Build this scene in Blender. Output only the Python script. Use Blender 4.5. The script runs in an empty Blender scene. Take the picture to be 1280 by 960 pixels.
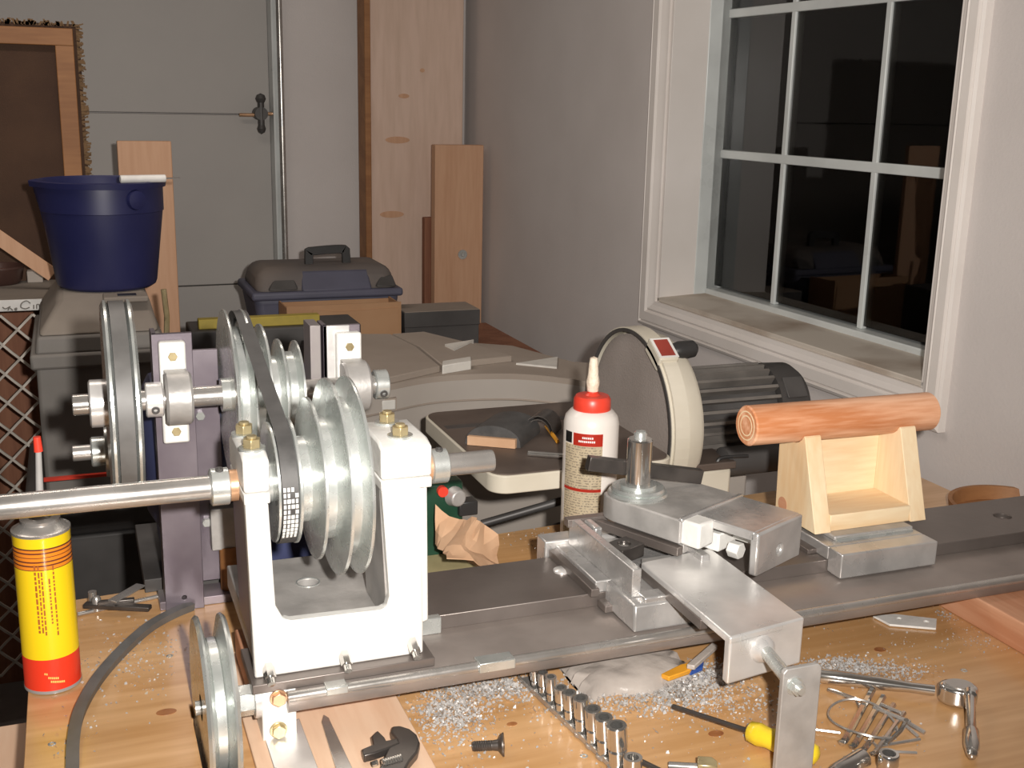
import bpy, bmesh, math, random
from mathutils import Vector as V, Matrix
random.seed(7)
scn = bpy.context.scene
COL = scn.collection
# ------------------------------------------------------------------ camera
F, PITCH, ROLL, YB, YR = 1430.4, .242088, .0215489, .369146, .407006
H = .66                                   # lens height above the bench top (z = 0)
C = V((0, 0, H))
_cp, _sp, _c, _s = math.cos(PITCH), math.sin(PITCH), math.cos(ROLL), math.sin(ROLL)
fwd, rgt, up = V((0, _cp, -_sp)), V((1, 0, 0)), V((0, _sp, _cp))
rgt, up = _c*rgt+_s*up, -_s*rgt+_c*up
_rz = Matrix.Rotation(-YB, 3, 'Z')
fwd, rgt, up = _rz@fwd, _rz@rgt, _rz@up
cam = bpy.data.cameras.new('camera'); cam.sensor_width = 36; cam.lens = F/1280*36
cam.clip_start = .02
co = bpy.data.objects.new('camera', cam); COL.objects.link(co)
m = Matrix((rgt, up, -fwd)).transposed().to_4x4(); m.translation = C
co.matrix_world = m; scn.camera = co
# ------------------------------------------------------------------ world, lights, exposure
w = bpy.data.worlds.new('night'); scn.world = w; w.use_nodes = True
w.node_tree.nodes['Background'].inputs[0].default_value = (.012, .010, .012, 1)
w.node_tree.nodes['Background'].inputs[1].default_value = .25
def area(name, loc, target, size, energy, col):
    l = bpy.data.lights.new(name, 'AREA'); l.shape = 'RECTANGLE'; l.size = size[0]; l.size_y = size[1]
    l.energy = energy; l.color = col
    o = bpy.data.objects.new(name, l); COL.objects.link(o); o.location = loc
    o.rotation_euler = (V(target)-V(loc)).to_track_quat('-Z', 'Y').to_euler()
    return o
flash_pos = C+rgt*.085+up*.05-fwd*.01
fl_ = bpy.data.lights.new('camera_flash', 'SPOT'); fl_.energy = 172; fl_.color = (1, .95, .89)
fl_.spot_size = math.radians(104); fl_.spot_blend = 1.; fl_.shadow_soft_size = .018
fo = bpy.data.objects.new('camera_flash', fl_); COL.objects.link(fo); fo.location = flash_pos
fo.rotation_euler = (fwd-rgt*.13+up*.19).to_track_quat('-Z', 'Y').to_euler()
area('ceiling_fill_light', (-.1, 2.3, 1.56), (-.1, 2.3, 0), (1.2, .2), 8, (1, .88, .78))  # added fill to brighten the walls; no ceiling lamp is seen
vs = scn.view_settings
vs.view_transform = 'Standard'; vs.look = 'None'; vs.gamma = 1; vs.exposure = 0
vs.use_curve_mapping = False

# ------------------------------------------------------------------ pixel -> point helpers
def ray(px, py): return fwd+rgt*((px-640)/F)-up*((py-480)/F)
def Pz(px, py, z=0.): r = ray(px, py); return C+r*((z-H)/r.z)
def Py(px, py, y): r = ray(px, py); return C+r*(y/r.y)
def Px(px, py, x): r = ray(px, py); return C+r*(x/r.x)
def Pd(px, py, d): return C+ray(px, py)*d
DL = YR-YB
rX, rY = V((math.cos(DL), math.sin(DL), 0)), V((-math.sin(DL), math.cos(DL), 0))
DW, DB = 1.374*1.12, 3.6325*1.12          # distance to window wall and to garage-door wall
def Pwall(px, py, d=DW): r = ray(px, py); return C+r*(d/r.dot(rX))
def Pback(px, py, d=DB): r = ray(px, py); return C+r*(d/r.dot(rY))
def room(p): return (p.dot(rX), p.dot(rY), p.z)
MR = Matrix.Rotation(DL, 4, 'Z')

# ------------------------------------------------------------------ mesh helpers
def B(): return bmesh.new()
def quadbox(bm, vs8):
    v = [bm.verts.new(p) for p in vs8]
    for f in ((0, 3, 2, 1), (4, 5, 6, 7), (0, 1, 5, 4), (1, 2, 6, 5), (2, 3, 7, 6), (3, 0, 4, 7)):
        bm.faces.new([v[i] for i in f])
def box(bm, x0, x1, y0, y1, z0, z1):
    quadbox(bm, [(x0, y0, z0), (x1, y0, z0), (x1, y1, z0), (x0, y1, z0), (x0, y0, z1), (x1, y0, z1), (x1, y1, z1), (x0, y1, z1)])
    return bm
def rbox(bm, *a):
    n0 = len(bm.verts); box(bm, *a); bm.verts.ensure_lookup_table()
    bmesh.ops.transform(bm, matrix=MR, verts=bm.verts[n0:]); return bm
def obox(bm, c, u, v, wv):
    c, u, v, wv = V(c), V(u), V(v), V(wv)
    if u.cross(v).dot(wv) < 0: u = -u
    quadbox(bm, [c-u-v-wv, c+u-v-wv, c+u+v-wv, c-u+v-wv, c-u-v+wv, c+u-v+wv, c+u+v+wv, c-u+v+wv]); return bm
def frame(ax):
    ax = V(ax).normalized()
    t = V((0, 0, 1)) if abs(ax.z) < .9 else V((0, 1, 0))
    a = t.cross(ax).normalized(); return ax, a, ax.cross(a)
def lathe(bm, p, ax, prof, n=32, cap=True, a0=0.):
    p = V(p); ax, a, b = frame(ax); rings = []
    for t, r in prof:
        if r < 1e-6: rings.append([bm.verts.new(p+ax*t)]); continue
        rings.append([bm.verts.new(p+ax*t+(a*math.cos(a0+2*math.pi*i/n)+b*math.sin(a0+2*math.pi*i/n))*r) for i in range(n)])
    for A, D in zip(rings, rings[1:]):
        for i in range(n):
            j = (i+1) % n
            if len(A) == 1 and len(D) == 1: continue
            if len(A) == 1: bm.faces.new((A[0], D[j], D[i]))
            elif len(D) == 1: bm.faces.new((A[i], A[j], D[0]))
            else: bm.faces.new((A[i], A[j], D[j], D[i]))
    if cap:
        if len(rings[0]) > 1: bm.faces.new(list(reversed(rings[0])))
        if len(rings[-1]) > 1: bm.faces.new(rings[-1])
    return bm
def cyl(bm, p0, p1, r, r1=None, n=24, a0=0.):
    p0, p1 = V(p0), V(p1); d = p1-p0
    return lathe(bm, p0, d, [(0, r), (d.length, r if r1 is None else r1)], n, True, a0)
def ring(bm, p, ax, r0, r1, h, n=40):      # washer with a hole
    return lathe(bm, p, ax, [(0, r0), (0, r1), (h, r1), (h, r0), (0, r0)], n, False)
def prism(bm, pts, vec):
    vec = V(vec); A = [bm.verts.new(V(p)) for p in pts]; D = [bm.verts.new(V(p)+vec) for p in pts]
    bm.faces.new(A); bm.faces.new(list(reversed(D)))
    n = len(A)
    for i in range(n): bm.faces.new((A[(i+1) % n], A[i], D[i], D[(i+1) % n]))
    return bm
def sweep(bm, pts, sec, upv=(0, 0, 1), closed=False):   # sec: list of (side, up)
    pts = [V(p) for p in pts]; n = len(pts); R = []
    for i, p in enumerate(pts):
        if closed: d = pts[(i+1) % n]-pts[i-1]
        else: d = pts[min(i+1, n-1)]-pts[max(i-1, 0)]
        d.normalize(); u = V(upv); s = d.cross(u)
        if s.length < 1e-4: s = d.cross(V((1, 0, 0)))
        s.normalize(); u2 = s.cross(d)
        R.append([bm.verts.new(p+s*a+u2*b) for a, b in sec])
    k = len(sec)
    for i in range(n if closed else n-1):
        A, D = R[i], R[(i+1) % n]
        for j in range(k): bm.faces.new((A[j], A[(j+1) % k], D[(j+1) % k], D[j]))
    if not closed: bm.faces.new(list(reversed(R[0]))); bm.faces.new(R[-1])
    return bm
def circ(r, n=8): return [(r*math.cos(2*math.pi*i/n), r*math.sin(2*math.pi*i/n)) for i in range(n)]
def tube(bm, pts, r, n=8, closed=False, upv=(0, 0, 1)): return sweep(bm, pts, circ(r, n), upv, closed)
def spline(P, k=6):
    P = [V(p) for p in P]; out = []
    Q = [P[0]*2-P[1]]+P+[P[-1]*2-P[-2]]
    for i in range(1, len(Q)-2):
        for t in range(k):
            t /= k; a, b, c, d = Q[i-1:i+3]
            out.append(.5*((2*b)+(c-a)*t+(2*a-5*b+4*c-d)*t*t+(-a+3*b-3*c+d)*t**3))
    out.append(P[-1]); return out
def wpos(o):
    p = V((0, 0, 0))
    while o: p += o.location; o = o.parent
    return p
def tag(o, label=None, cat=None, group=None, kind=None):
    if label: o['label'] = label
    if cat: o['category'] = cat
    if group: o['group'] = group
    if kind: o['kind'] = kind
    return o
def obj(name, bm, mat, parent=None, bevel=0, sm=35, base=None, seg=2):
    bmesh.ops.recalc_face_normals(bm, faces=bm.faces)
    off = wpos(parent) if parent else V(base) if base is not None else V((0, 0, 0))
    if parent is None and base is None:
        xs = [v.co for v in bm.verts]
        off = V(((min(p.x for p in xs)+max(p.x for p in xs))/2, (min(p.y for p in xs)+max(p.y for p in xs))/2, min(p.z for p in xs)))
    bmesh.ops.translate(bm, verts=bm.verts, vec=-off)
    me = bpy.data.meshes.new(name); bm.to_mesh(me); bm.free()
    me.polygons.foreach_set('use_smooth', [True]*len(me.polygons))
    me.set_sharp_from_angle(angle=math.radians(sm))
    me.materials.append(mat)
    o = bpy.data.objects.new(name, me); COL.objects.link(o)
    if parent: o.parent = parent
    else: o.location = off
    if bevel:
        b = o.modifiers.new('bevel', 'BEVEL'); b.width = bevel; b.segments = seg; b.limit_method = 'ANGLE'; b.angle_limit = math.radians(40)
    return o
def thing(name, loc, label, cat, group=None):
    o = bpy.data.objects.new(name, None); COL.objects.link(o); o.location = loc; o.empty_display_size = .05
    return tag(o, label, cat, group)
def cut(o, cbm):                           # real holes: boolean difference, applied
    off = wpos(o); bmesh.ops.recalc_face_normals(cbm, faces=cbm.faces)
    bmesh.ops.translate(cbm, verts=cbm.verts, vec=-off)
    me = bpy.data.meshes.new('cutter'); cbm.to_mesh(me); cbm.free()
    k = bpy.data.objects.new('cutter', me); COL.objects.link(k); k.location = off
    md = o.modifiers.new('hole', 'BOOLEAN'); md.operation = 'DIFFERENCE'; md.object = k; md.solver = 'EXACT'
    mods = [q for q in o.modifiers if q.type == 'BEVEL']
    for q in mods: q.show_viewport = False
    bpy.context.view_layer.update()
    dg = bpy.context.evaluated_depsgraph_get()
    nm = bpy.data.meshes.new_from_object(o.evaluated_get(dg), depsgraph=dg)
    o.modifiers.remove(md)
    for q in mods: q.show_viewport = True
    old = o.data; nmname = old.name; o.data = nm; bpy.data.meshes.remove(old); nm.name = nmname
    nm.set_sharp_from_angle(angle=math.radians(35))
    bpy.data.objects.remove(k); bpy.data.meshes.remove(me)

# ------------------------------------------------------------------ materials
def nodes(name):
    m = bpy.data.materials.new(name); m.use_nodes = True; nt = m.node_tree
    return m, nt, nt.nodes['Principled BSDF']
def N(nt, t, **kw):
    n = nt.nodes.new(t)
    for k, v in kw.items(): setattr(n, k, v)
    return n
def plain(name, c, rough=.5, metal=0., c2=None, scale=20., bump=0., bscale=None, coat=0., detail=4, lo=.35, hi=.65, spec=.5, rvar=.12):
    m, nt, b = nodes(name)
    tc = N(nt, 'ShaderNodeTexCoord'); no = N(nt, 'ShaderNodeTexNoise')
    no.inputs['Scale'].default_value = scale; no.inputs['Detail'].default_value = detail
    nt.links.new(tc.outputs['Object'], no.inputs['Vector'])
    cr = N(nt, 'ShaderNodeValToRGB'); cr.color_ramp.elements[0].position = lo; cr.color_ramp.elements[1].position = hi
    c2 = c2 or tuple(x*.82 for x in c)
    cr.color_ramp.elements[0].color = (*c2, 1); cr.color_ramp.elements[1].color = (*c, 1)
    nt.links.new(no.outputs['Fac'], cr.inputs[0]); nt.links.new(cr.outputs[0], b.inputs['Base Color'])
    mr = N(nt, 'ShaderNodeMapRange'); mr.inputs[3].default_value = max(.05, rough-rvar); mr.inputs[4].default_value = min(1, rough+rvar)
    nt.links.new(no.outputs['Fac'], mr.inputs[0]); nt.links.new(mr.outputs[0], b.inputs['Roughness'])
    b.inputs['Metallic'].default_value = metal; b.inputs['Coat Weight'].default_value = coat
    b.inputs['Coat Roughness'].default_value = .12; b.inputs['Specular IOR Level'].default_value = spec
    if bump:
        n2 = N(nt, 'ShaderNodeTexNoise'); n2.inputs['Scale'].default_value = bscale or scale*4; n2.inputs['Detail'].default_value = 5
        nt.links.new(tc.outputs['Object'], n2.inputs['Vector'])
        bp = N(nt, 'ShaderNodeBump'); bp.inputs['Strength'].default_value = bump; bp.inputs['Distance'].default_value = .002
        nt.links.new(n2.outputs['Fac'], bp.inputs['Height']); nt.links.new(bp.outputs[0], b.inputs['Normal'])
    return m
def wood(name, c, c2, axis=0, scale=9., stretch=.09, rough=.5, coat=0., dist=3., knots=False):
    m, nt, b = nodes(name)
    tc = N(nt, 'ShaderNodeTexCoord'); mp = N(nt, 'ShaderNodeMapping')
    s = [1., 1., 1.]; s[axis] = stretch; mp.inputs['Scale'].default_value = s
    nt.links.new(tc.outputs['Object'], mp.inputs['Vector'])
    n1 = N(nt, 'ShaderNodeTexNoise'); n1.inputs['Scale'].default_value = scale; n1.inputs['Detail'].default_value = 3; n1.inputs['Distortion'].default_value = .6
    nt.links.new(mp.outputs[0], n1.inputs['Vector'])
    mu = N(nt, 'ShaderNodeMath', operation='MULTIPLY'); mu.inputs[1].default_value = dist*6
    nt.links.new(n1.outputs['Fac'], mu.inputs[0])
    si = N(nt, 'ShaderNodeMath', operation='SINE'); nt.links.new(mu.outputs[0], si.inputs[0])
    n2 = N(nt, 'ShaderNodeTexNoise'); n2.inputs['Scale'].default_value = scale*14; n2.inputs['Detail'].default_value = 4
    nt.links.new(mp.outputs[0], n2.inputs['Vector'])
    ad = N(nt, 'ShaderNodeMath', operation='MULTIPLY_ADD'); ad.inputs[1].default_value = .28; nt.links.new(si.outputs[0], ad.inputs[0]); nt.links.new(n2.outputs['Fac'], ad.inputs[2])
    cr = N(nt, 'ShaderNodeValToRGB'); cr.color_ramp.elements[0].position = .12; cr.color_ramp.elements[1].position = .85
    cr.color_ramp.elements[0].color = (*c, 1); cr.color_ramp.elements[1].color = (*c2, 1)
    nt.links.new(ad.outputs[0], cr.inputs[0]); nt.links.new(cr.outputs[0], b.inputs['Base Color'])
    b.inputs['Roughness'].default_value = rough; b.inputs['Coat Weight'].default_value = coat; b.inputs['Coat Roughness'].default_value = .18
    bp = N(nt, 'ShaderNodeBump'); bp.inputs['Strength'].default_value = .12; bp.inputs['Distance'].default_value = .001
    nt.links.new(n2.outputs['Fac'], bp.inputs['Height']); nt.links.new(bp.outputs[0], b.inputs['Normal'])
    return m
M = {}
M['wall'] = plain('wall_paint', (.64, .595, .575), .75, c2=(.595, .55, .53), scale=3, bump=.25, bscale=160)
M['door'] = plain('garage_door_paint', (.445, .42, .395), .6, c2=(.405, .38, .36), scale=2.5, bump=.1, bscale=60)
M['ceil'] = plain('ceiling_paint', (.6, .59, .57), .8)
M['floor'] = plain('concrete', (.20, .18, .165), .8, c2=(.12, .105, .095), scale=4, bump=.3)
M['trim'] = plain('window_trim_paint', (.80, .75, .715), .38, c2=(.74, .69, .65), scale=5)
M['vinyl'] = plain('window_vinyl', (.66, .69, .68), .3, scale=6)
M['sill'] = plain('dusty_sill', (.60, .54, .47), .7, c2=(.30, .22, .16), scale=4, lo=.3, hi=.55)
M['zinc'] = plain('zinc_plated_steel', (.68, .70, .68), .27, .68, c2=(.54, .57, .55), scale=30, bump=.08, bscale=120)
M['steel'] = plain('turned_steel', (.55, .525, .50), .26, .72, c2=(.43, .41, .385), scale=18, bump=.04, bscale=200)
M['bed'] = plain('dark_mill_steel', (.20, .172, .157), .36, .5, c2=(.145, .122, .11), scale=9, bump=.1, bscale=90)
M['bedbase'] = plain('lit_channel_steel', (.34, .295, .27), .34, .5, c2=(.25, .215, .195), scale=9, bump=.1, bscale=90)  # paler than the rail: the base catching more flash, put into its colour
M['fin'] = plain('dusty_motor_fin', (.22, .20, .18), .45, .2, c2=(.13, .118, .108), scale=12)
M['alu'] = plain('bare_aluminium', (.86, .84, .82), .30, .52, c2=(.66, .645, .63), scale=14, bump=.12, bscale=110)
M['alu2'] = plain('dull_aluminium', (.62, .605, .59), .28, .58, c2=(.42, .41, .40), scale=16, bump=.2, bscale=120)
M['cast'] = plain('light_cast_aluminium', (.80, .79, .76), .55, .15, c2=(.70, .69, .66), scale=25, bump=.25, bscale=150)
M['castg'] = plain('grey_cast_aluminium', (.50, .48, .46), .45, .35, c2=(.36, .345, .33), scale=22, bump=.2, bscale=150)
M['purple'] = plain('purplish_mill_scale', (.185, .158, .178), .42, .35, c2=(.12, .098, .118), scale=10, bump=.1)
M['hot'] = plain('blued_steel_angle', (.30, .275, .265), .42, .5, c2=(.20, .15, .19), scale=7, bump=.1)
M['rubber'] = plain('black_rubber', (.075, .072, .070), .55, c2=(.05, .048, .047), scale=40, bump=.1)
M['rubberg'] = plain('worn_grey_rubber', (.135, .13, .125), .5, c2=(.10, .096, .092), scale=30)
M['blue'] = plain('dark_blue_motor_paint', (.045, .055, .13), .45, c2=(.035, .04, .10), scale=12)
M['bucket'] = plain('blue_plastic', (.018, .020, .085), .45, c2=(.014, .016, .07), scale=6)
M['brass'] = plain('yellow_zinc_bolt', (.62, .52, .30), .3, .65, c2=(.45, .36, .2), scale=40)
M['copper'] = plain('bronze_bushing', (.70, .42, .25), .35, .6)
M['pine'] = wood('bench_pine', (.76, .475, .245), (.54, .295, .12), 0, 6., .08, .30, .6, 2.6)
M['pine2'] = wood('pale_pine', (.78, .55, .39), (.67, .41, .26), 1, 7., .1, .55, 0, 1.6)
M['stand'] = wood('white_pine', (.86, .70, .47), (.76, .53, .30), 2, 9., .12, .55, 0, 2.)
M['standx'] = wood('white_pine_crosswise', (.86, .70, .47), (.74, .50, .27), 0, 9., .12, .55, 0, 2.)
M['dowel'] = wood('fir_dowel', (.84, .48, .30), (.55, .21, .085), 0, 14., .10, .5, .1, 3.4)
M['fir'] = wood('reddish_fir', (.66, .36, .22), (.52, .23, .12), 1, 12., .06, .6, 0, 2.5)
M['lumber'] = wood('tan_lumber', (.62, .37, .23), (.52, .28, .16), 2, 8., .07, .65, 0, 1.5)
M['plank'] = wood('pale_plank', (.70, .52, .42), (.56, .40, .30), 2, 4., .12, .65, 0, 1.6)
M['frame'] = wood('orange_frame_wood', (.36, .165, .06), (.27, .115, .04), 0, 10., .1, .6)
M['redwood'] = wood('dark_red_wood', (.30, .13, .07), (.22, .085, .045), 2, 12., .08, .7)
M['beige'] = plain('beige_housing', (.40, .355, .315), .6, c2=(.355, .315, .28), scale=4)
M['dusty'] = plain('dust_covered_top', (.33, .275, .23), .9, c2=(.28, .23, .19), scale=5, bump=.3, bscale=80)
M['pale'] = plain('clean_pale_plastic', (.68, .65, .60), .55)
M['cream'] = plain('cream_enamel', (.66, .61, .51), .4, c2=(.58, .53, .43), scale=8)
M['iron'] = plain('rusty_iron_table', (.16, .125, .105), .5, .3, c2=(.10, .075, .062), scale=9, bump=.1)
M['disc'] = plain('sanding_disc', (.33, .285, .26), .9, c2=(.26, .22, .195), scale=6, bump=.5, bscale=300)
M['dark'] = plain('dark_grey_metal', (.10, .095, .092), .5, .3, c2=(.065, .06, .058), scale=10)
M['black'] = plain('black_plastic', (.03, .029, .029), .4)
M['dimblack'] = plain('dusty_black_plastic', (.075, .07, .068), .6, c2=(.05, .046, .044), scale=8)
M['grey'] = plain('dusty_grey_plastic', (.215, .20, .185), .7, c2=(.165, .15, .135), scale=5, bump=.15)
M['greylid'] = plain('dust_covered_lid', (.26, .225, .19), .85, c2=(.20, .17, .145), scale=5)
M['casebl'] = plain('dusty_blue_case', (.105, .105, .155), .6, c2=(.08, .08, .115), scale=6)
M['casetop'] = plain('dusty_smoked_lid', (.17, .14, .12), .7, c2=(.11, .095, .09), scale=5)
M['card'] = plain('brown_cardboard', (.43, .25, .135), .8, c2=(.37, .20, .10), scale=5)
M['paper'] = plain('kraft_paper', (.60, .38, .235), .8, c2=(.52, .31, .18), scale=20)
M['olive'] = plain('olive_paper', (.42, .36, .19), .7)
M['glass'] = None
M['yellow'] = plain('yellow_handle', (.85, .62, .03), .25, coat=.4)
M['yel2'] = plain('dull_yellow', (.42, .32, .05), .6)
M['red'] = plain('red_plastic', (.72, .055, .03), .35)
M['redd'] = plain('dull_red_paint', (.33, .05, .035), .5)
M['bottle'] = plain('milky_plastic', (.74, .70, .66), .3, c2=(.70, .65, .6), scale=5)
M['chrome'] = plain('chrome', (.72, .70, .67), .13, .92, scale=20, rvar=.04)
M['tool'] = plain('dark_tool_steel', (.13, .115, .105), .35, .7, c2=(.09, .08, .075), scale=25)
M['wire'] = plain('galvanised_mesh', (.55, .50, .44), .5, .2)
M['green'] = plain('dark_green_enamel', (.012, .055, .03), .4)
M['burlap'] = plain('brown_burlap', (.085, .045, .027), .95, c2=(.06, .03, .018), scale=6, bump=.5, bscale=300)
M['fray'] = plain('frayed_burlap', (.20, .12, .06), .95)
M['film'] = plain('cloudy_plastic_bag', (.46, .41, .37), .22, c2=(.34, .30, .27), scale=14, bump=.9, bscale=45)
M['orange'] = plain('orange_print', (.8, .36, .03), .4)
M['bluep'] = plain('blue_print', (.03, .09, .36), .4)
M['chips'] = plain('aluminium_chips', (.72, .70, .68), .3, .5)
M['white'] = plain('white_plastic', (.8, .78, .75), .4)
M['print'] = plain('white_print', (.85, .85, .82), .5)
M['amber'] = plain('reddish_glaze', (.20, .045, .018), .25)
M['clay'] = plain('dark_glaze', (.07, .035, .028), .35)
M['brasslit'] = M['brass']
def glassmat():
    m, nt, b = nodes('window_glass')
    nt.nodes.remove(b); out = nt.nodes['Material Output']
    tr = N(nt, 'ShaderNodeBsdfTransparent'); gl = N(nt, 'ShaderNodeBsdfGlossy'); gl.inputs['Roughness'].default_value = .02
    tr.inputs[0].default_value = (.9, .92, .9, 1)
    fr = N(nt, 'ShaderNodeFresnel'); fr.inputs[0].default_value = 1.75
    mx = N(nt, 'ShaderNodeMixShader'); nt.links.new(fr.outputs[0], mx.inputs[0]); nt.links.new(tr.outputs[0], mx.inputs[1]); nt.links.new(gl.outputs[0], mx.inputs[2])
    nt.links.new(mx.outputs[0], out.inputs['Surface'])
    return m
M['glass'] = glassmat()
def banded(name, bands, rough=.3, coat=.3, text=None):
    """flat printed label: colour by object height z (bands: list of (z_from, colour)); text = (z0, z1, axis freq) rows of fine print"""
    m, nt, b = nodes(name); tc = N(nt, 'ShaderNodeTexCoord'); sx = N(nt, 'ShaderNodeSeparateXYZ'); nt.links.new(tc.outputs['Object'], sx.inputs[0])
    cr = N(nt, 'ShaderNodeValToRGB'); cr.color_ramp.interpolation = 'CONSTANT'
    top = max(z for z, _ in bands)*1.25+.01
    mr = N(nt, 'ShaderNodeMath', operation='DIVIDE'); mr.inputs[1].default_value = top; nt.links.new(sx.outputs['Z'], mr.inputs[0])
    nt.links.new(mr.outputs[0], cr.inputs[0])
    e = cr.color_ramp.elements
    e[0].position = bands[0][0]/top; e[0].color = (*bands[0][1], 1)
    e[1].position = bands[1][0]/top; e[1].color = (*bands[1][1], 1)
    for z, c in bands[2:]:
        q = e.new(z/top); q.color = (*c, 1)
    nt.links.new(cr.outputs[0], b.inputs['Base Color'])
    b.inputs['Roughness'].default_value = rough; b.inputs['Coat Weight'].default_value = coat
    return m

# ================================================================== THE SETTING
FZ, CZ = -.95, 1.6
XL, YF = -2.4, -1.7
def struct(name, bm, mat, parent=None, **k):
    o = obj(name, bm, mat, parent, **k)
    if parent is None: o['kind'] = 'structure'
    return o
struct('floor', rbox(B(), XL, DW+.3, YF, DB+.3, FZ-.1, FZ), M['floor'])
struct('ceiling', rbox(B(), XL, DW+.12, YF, DB+.1, CZ, CZ+.1), M['ceil'])
struct('wall_left', rbox(B(), XL-.1, XL, YF, DB, FZ, CZ), M['wall'])
struct('wall_front', rbox(B(), XL, DW, YF-.1, YF, FZ, CZ), M['wall'])
# window wall with its opening
wl = room(Pwall(836, 120))[1]; wr = room(Pwall(1209, 30))[1]
zb = room(Pwall(1000, 427))[2]-.012
zt = 1.30
bm = B()
WT = .24
rbox(bm, DW, DW+WT, YF, wr, FZ, CZ); rbox(bm, DW, DW+WT, wl, DB+.1, FZ, CZ)
rbox(bm, DW, DW+WT, wr, wl, FZ, zb); rbox(bm, DW, DW+WT, wr, wl, zt, CZ)
struct('wall_right', bm, M['wall'])
# garage door: sections with recessed joints between x = XL and the lock rod
xr = room(Pback(341, 142))[0]
z1 = room(Pback(220, 142))[2]; z2 = room(Pback(220, 359))[2]; hs = z1-z2
bm = B(); rbox(bm, xr, DW, DB, DB+.1, FZ, CZ); rbox(bm, XL, xr, DB+.09, DB+.1, FZ, CZ)
struct('wall_back', bm, M['wall'])
dr = tag(bpy.data.objects.new('door_1', None), 'grey sectional garage door', None, None, 'structure'); COL.objects.link(dr)
dr.location = MR@V((xr-1, DB, FZ))
zz = z2
while zz > FZ: zz -= hs
while zz < CZ:
    obj('panel', rbox(B(), XL, xr, DB+.012, DB+.06, max(zz+.002, FZ), min(zz+hs-.002, CZ)), M['door'], dr, bevel=.002)
    zz += hs
pz = Pback(325, 142, DB-.03)
lk = B(); pr = V(room(pz)); 
q = lambda dx, dy, dz: MR@V((pr.x+dx, pr.y+dy, pr.z+dz))
cyl(lk, q(0, .03, 0), q(0, -.03, 0), .022); cyl(lk, q(0, -.02, -.045), q(0, -.02, .04), .011)
lathe(lk, q(0, -.02, .05), (0, 0, -1), [(-.018, 0), (-.012, .013), (0, .018), (.012, .013), (.018, 0)], 16)
lathe(lk, q(0, -.02, -.05), (0, 0, -1), [(-.018, 0), (-.012, .011), (0, .015), (.012, .011), (.018, 0)], 16)
obj('lock_handle', lk, M['dark'], dr)
obj('lock_bolt', cyl(cyl(B(), q(-.07, 0, -.005), q(0, 0, -.005), .006, n=12), q(0, -.005, 0), q(.05, -.005, 0), .006, n=12), M['copper'], dr)
# vertical lock rod beside the door
p0, p1 = Pback(344, 0, DB-.05), Pback(350, 330, DB-.05)
xx = room(p0)[0]
rodt = tag(bpy.data.objects.new('door_track', None), 'vertical steel track rod at the edge of the garage door', 'track'); COL.objects.link(rodt); rodt.location = MR@V((xx, DB-.04, FZ))
obj('rod', cyl(B(), MR@V((xx+.012, DB-.05, FZ)), MR@V((xx+.012, DB-.05, CZ)), .010, n=14), M['steel'], rodt)
obj('channel', rbox(rbox(B(), xx-.018, xx-.012, DB-.06, DB+.01, FZ, CZ), xx-.018, xx+.02, DB-.006, DB+.01, FZ, CZ), M['vinyl'], rodt)

# window
wn = tag(bpy.data.objects.new('window_1', None), 'white framed window with small panes on a dark night', None, None, 'structure'); COL.objects.link(wn)
wn.location = MR@V((DW, (wl+wr)/2, zb))
GD = DW+.165                                # plane of the sash
olz = zb-(room(Pwall(836, 378))[2]-room(Pwall(812, 389))[2])-.02
cw = .062
ol = room(Pwall(809, 300))[1]; orr = room(Pwall(1240, 30))[1]; ob = room(Pwall(950, 440))[2]
def casing(path, nm):                       # moulded profile swept along the wall
    prof = [(0, .0), (0, .016), (.10, .020), (.16, .014), (.22, .022), (.55, .022), (.62, .016), (.70, .019), (.86, .012), (1, .010), (1, 0)]
    (y0, za), (y1, zb_), inward, wd = path
    bm = B(); rings = []
    for (yy, z), (my, mz) in (((y0, za), inward[0]), ((y1, zb_), inward[1])):
        rings.append([bm.verts.new(MR@V((DW-h, yy+my*t*wd, z+mz*t*wd))) for t, h in prof])
    n = len(prof)
    for i in range(n): bm.faces.new((rings[0][i], rings[0][(i+1) % n], rings[1][(i+1) % n], rings[1][i]))
    bm.faces.new(rings[0]); bm.faces.new(list(reversed(rings[1])))
    return obj(nm, bm, M['trim'], wn, sm=20)
wdl, wdr, wdb = ol-wl, wr-orr, .07
zo = zb-wdb
casing(((ol, zo), (ol, zt+cw), ((-1, wdb/wdl), (-1, -1)), wdl), 'casing')
casing(((orr, zo), (orr, zt+cw), ((1, wdb/wdr), (1, -1)), wdr), 'casing')
casing(((ol, zo), (orr, zo), ((-wdl/wdb, 1), (wdr/wdb, 1)), wdb), 'casing')
casing(((ol, zt+cw), (orr, zt+cw), ((-1, -1), (1, -1)), cw), 'casing')
obj('jamb', rbox(rbox(rbox(B(), DW-.004, DW+WT, wl-.012, wl, zb, zt), DW-.004, DW+WT, wr, wr+.012, zb, zt), DW-.004, DW+WT, wr, wl, zt-.012, zt), M['trim'], wn, bevel=.001)
_zr = room(Pwall(1000, 401, GD-.03))[2]
obj('window_sill', prism(B(), [MR@V((DW-.004, wr, zb)), MR@V((DW-.004, wr, zb+.012)), MR@V((GD-.03, wr, _zr)), MR@V((DW+WT, wr, _zr)), MR@V((DW+WT, wr, zb))], MR@V((0, wl-wr, 0))), M['sill'], wn, bevel=.002)
gx = GD
sl = wl-.014; sr = wr+.014
gl = room(Pwall(896, 190, gx))[1]; gb = room(Pwall(1000, 389, gx))[2]
zr = room(Pwall(1000, 401, gx-.03))[2]
fr = B()
rbox(fr, gx-.03, gx+.03, gl, sl, zr-.03, zt-.012); rbox(fr, gx-.03, gx+.03, sr, sr+.02, zr-.03, zt-.012)
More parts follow.
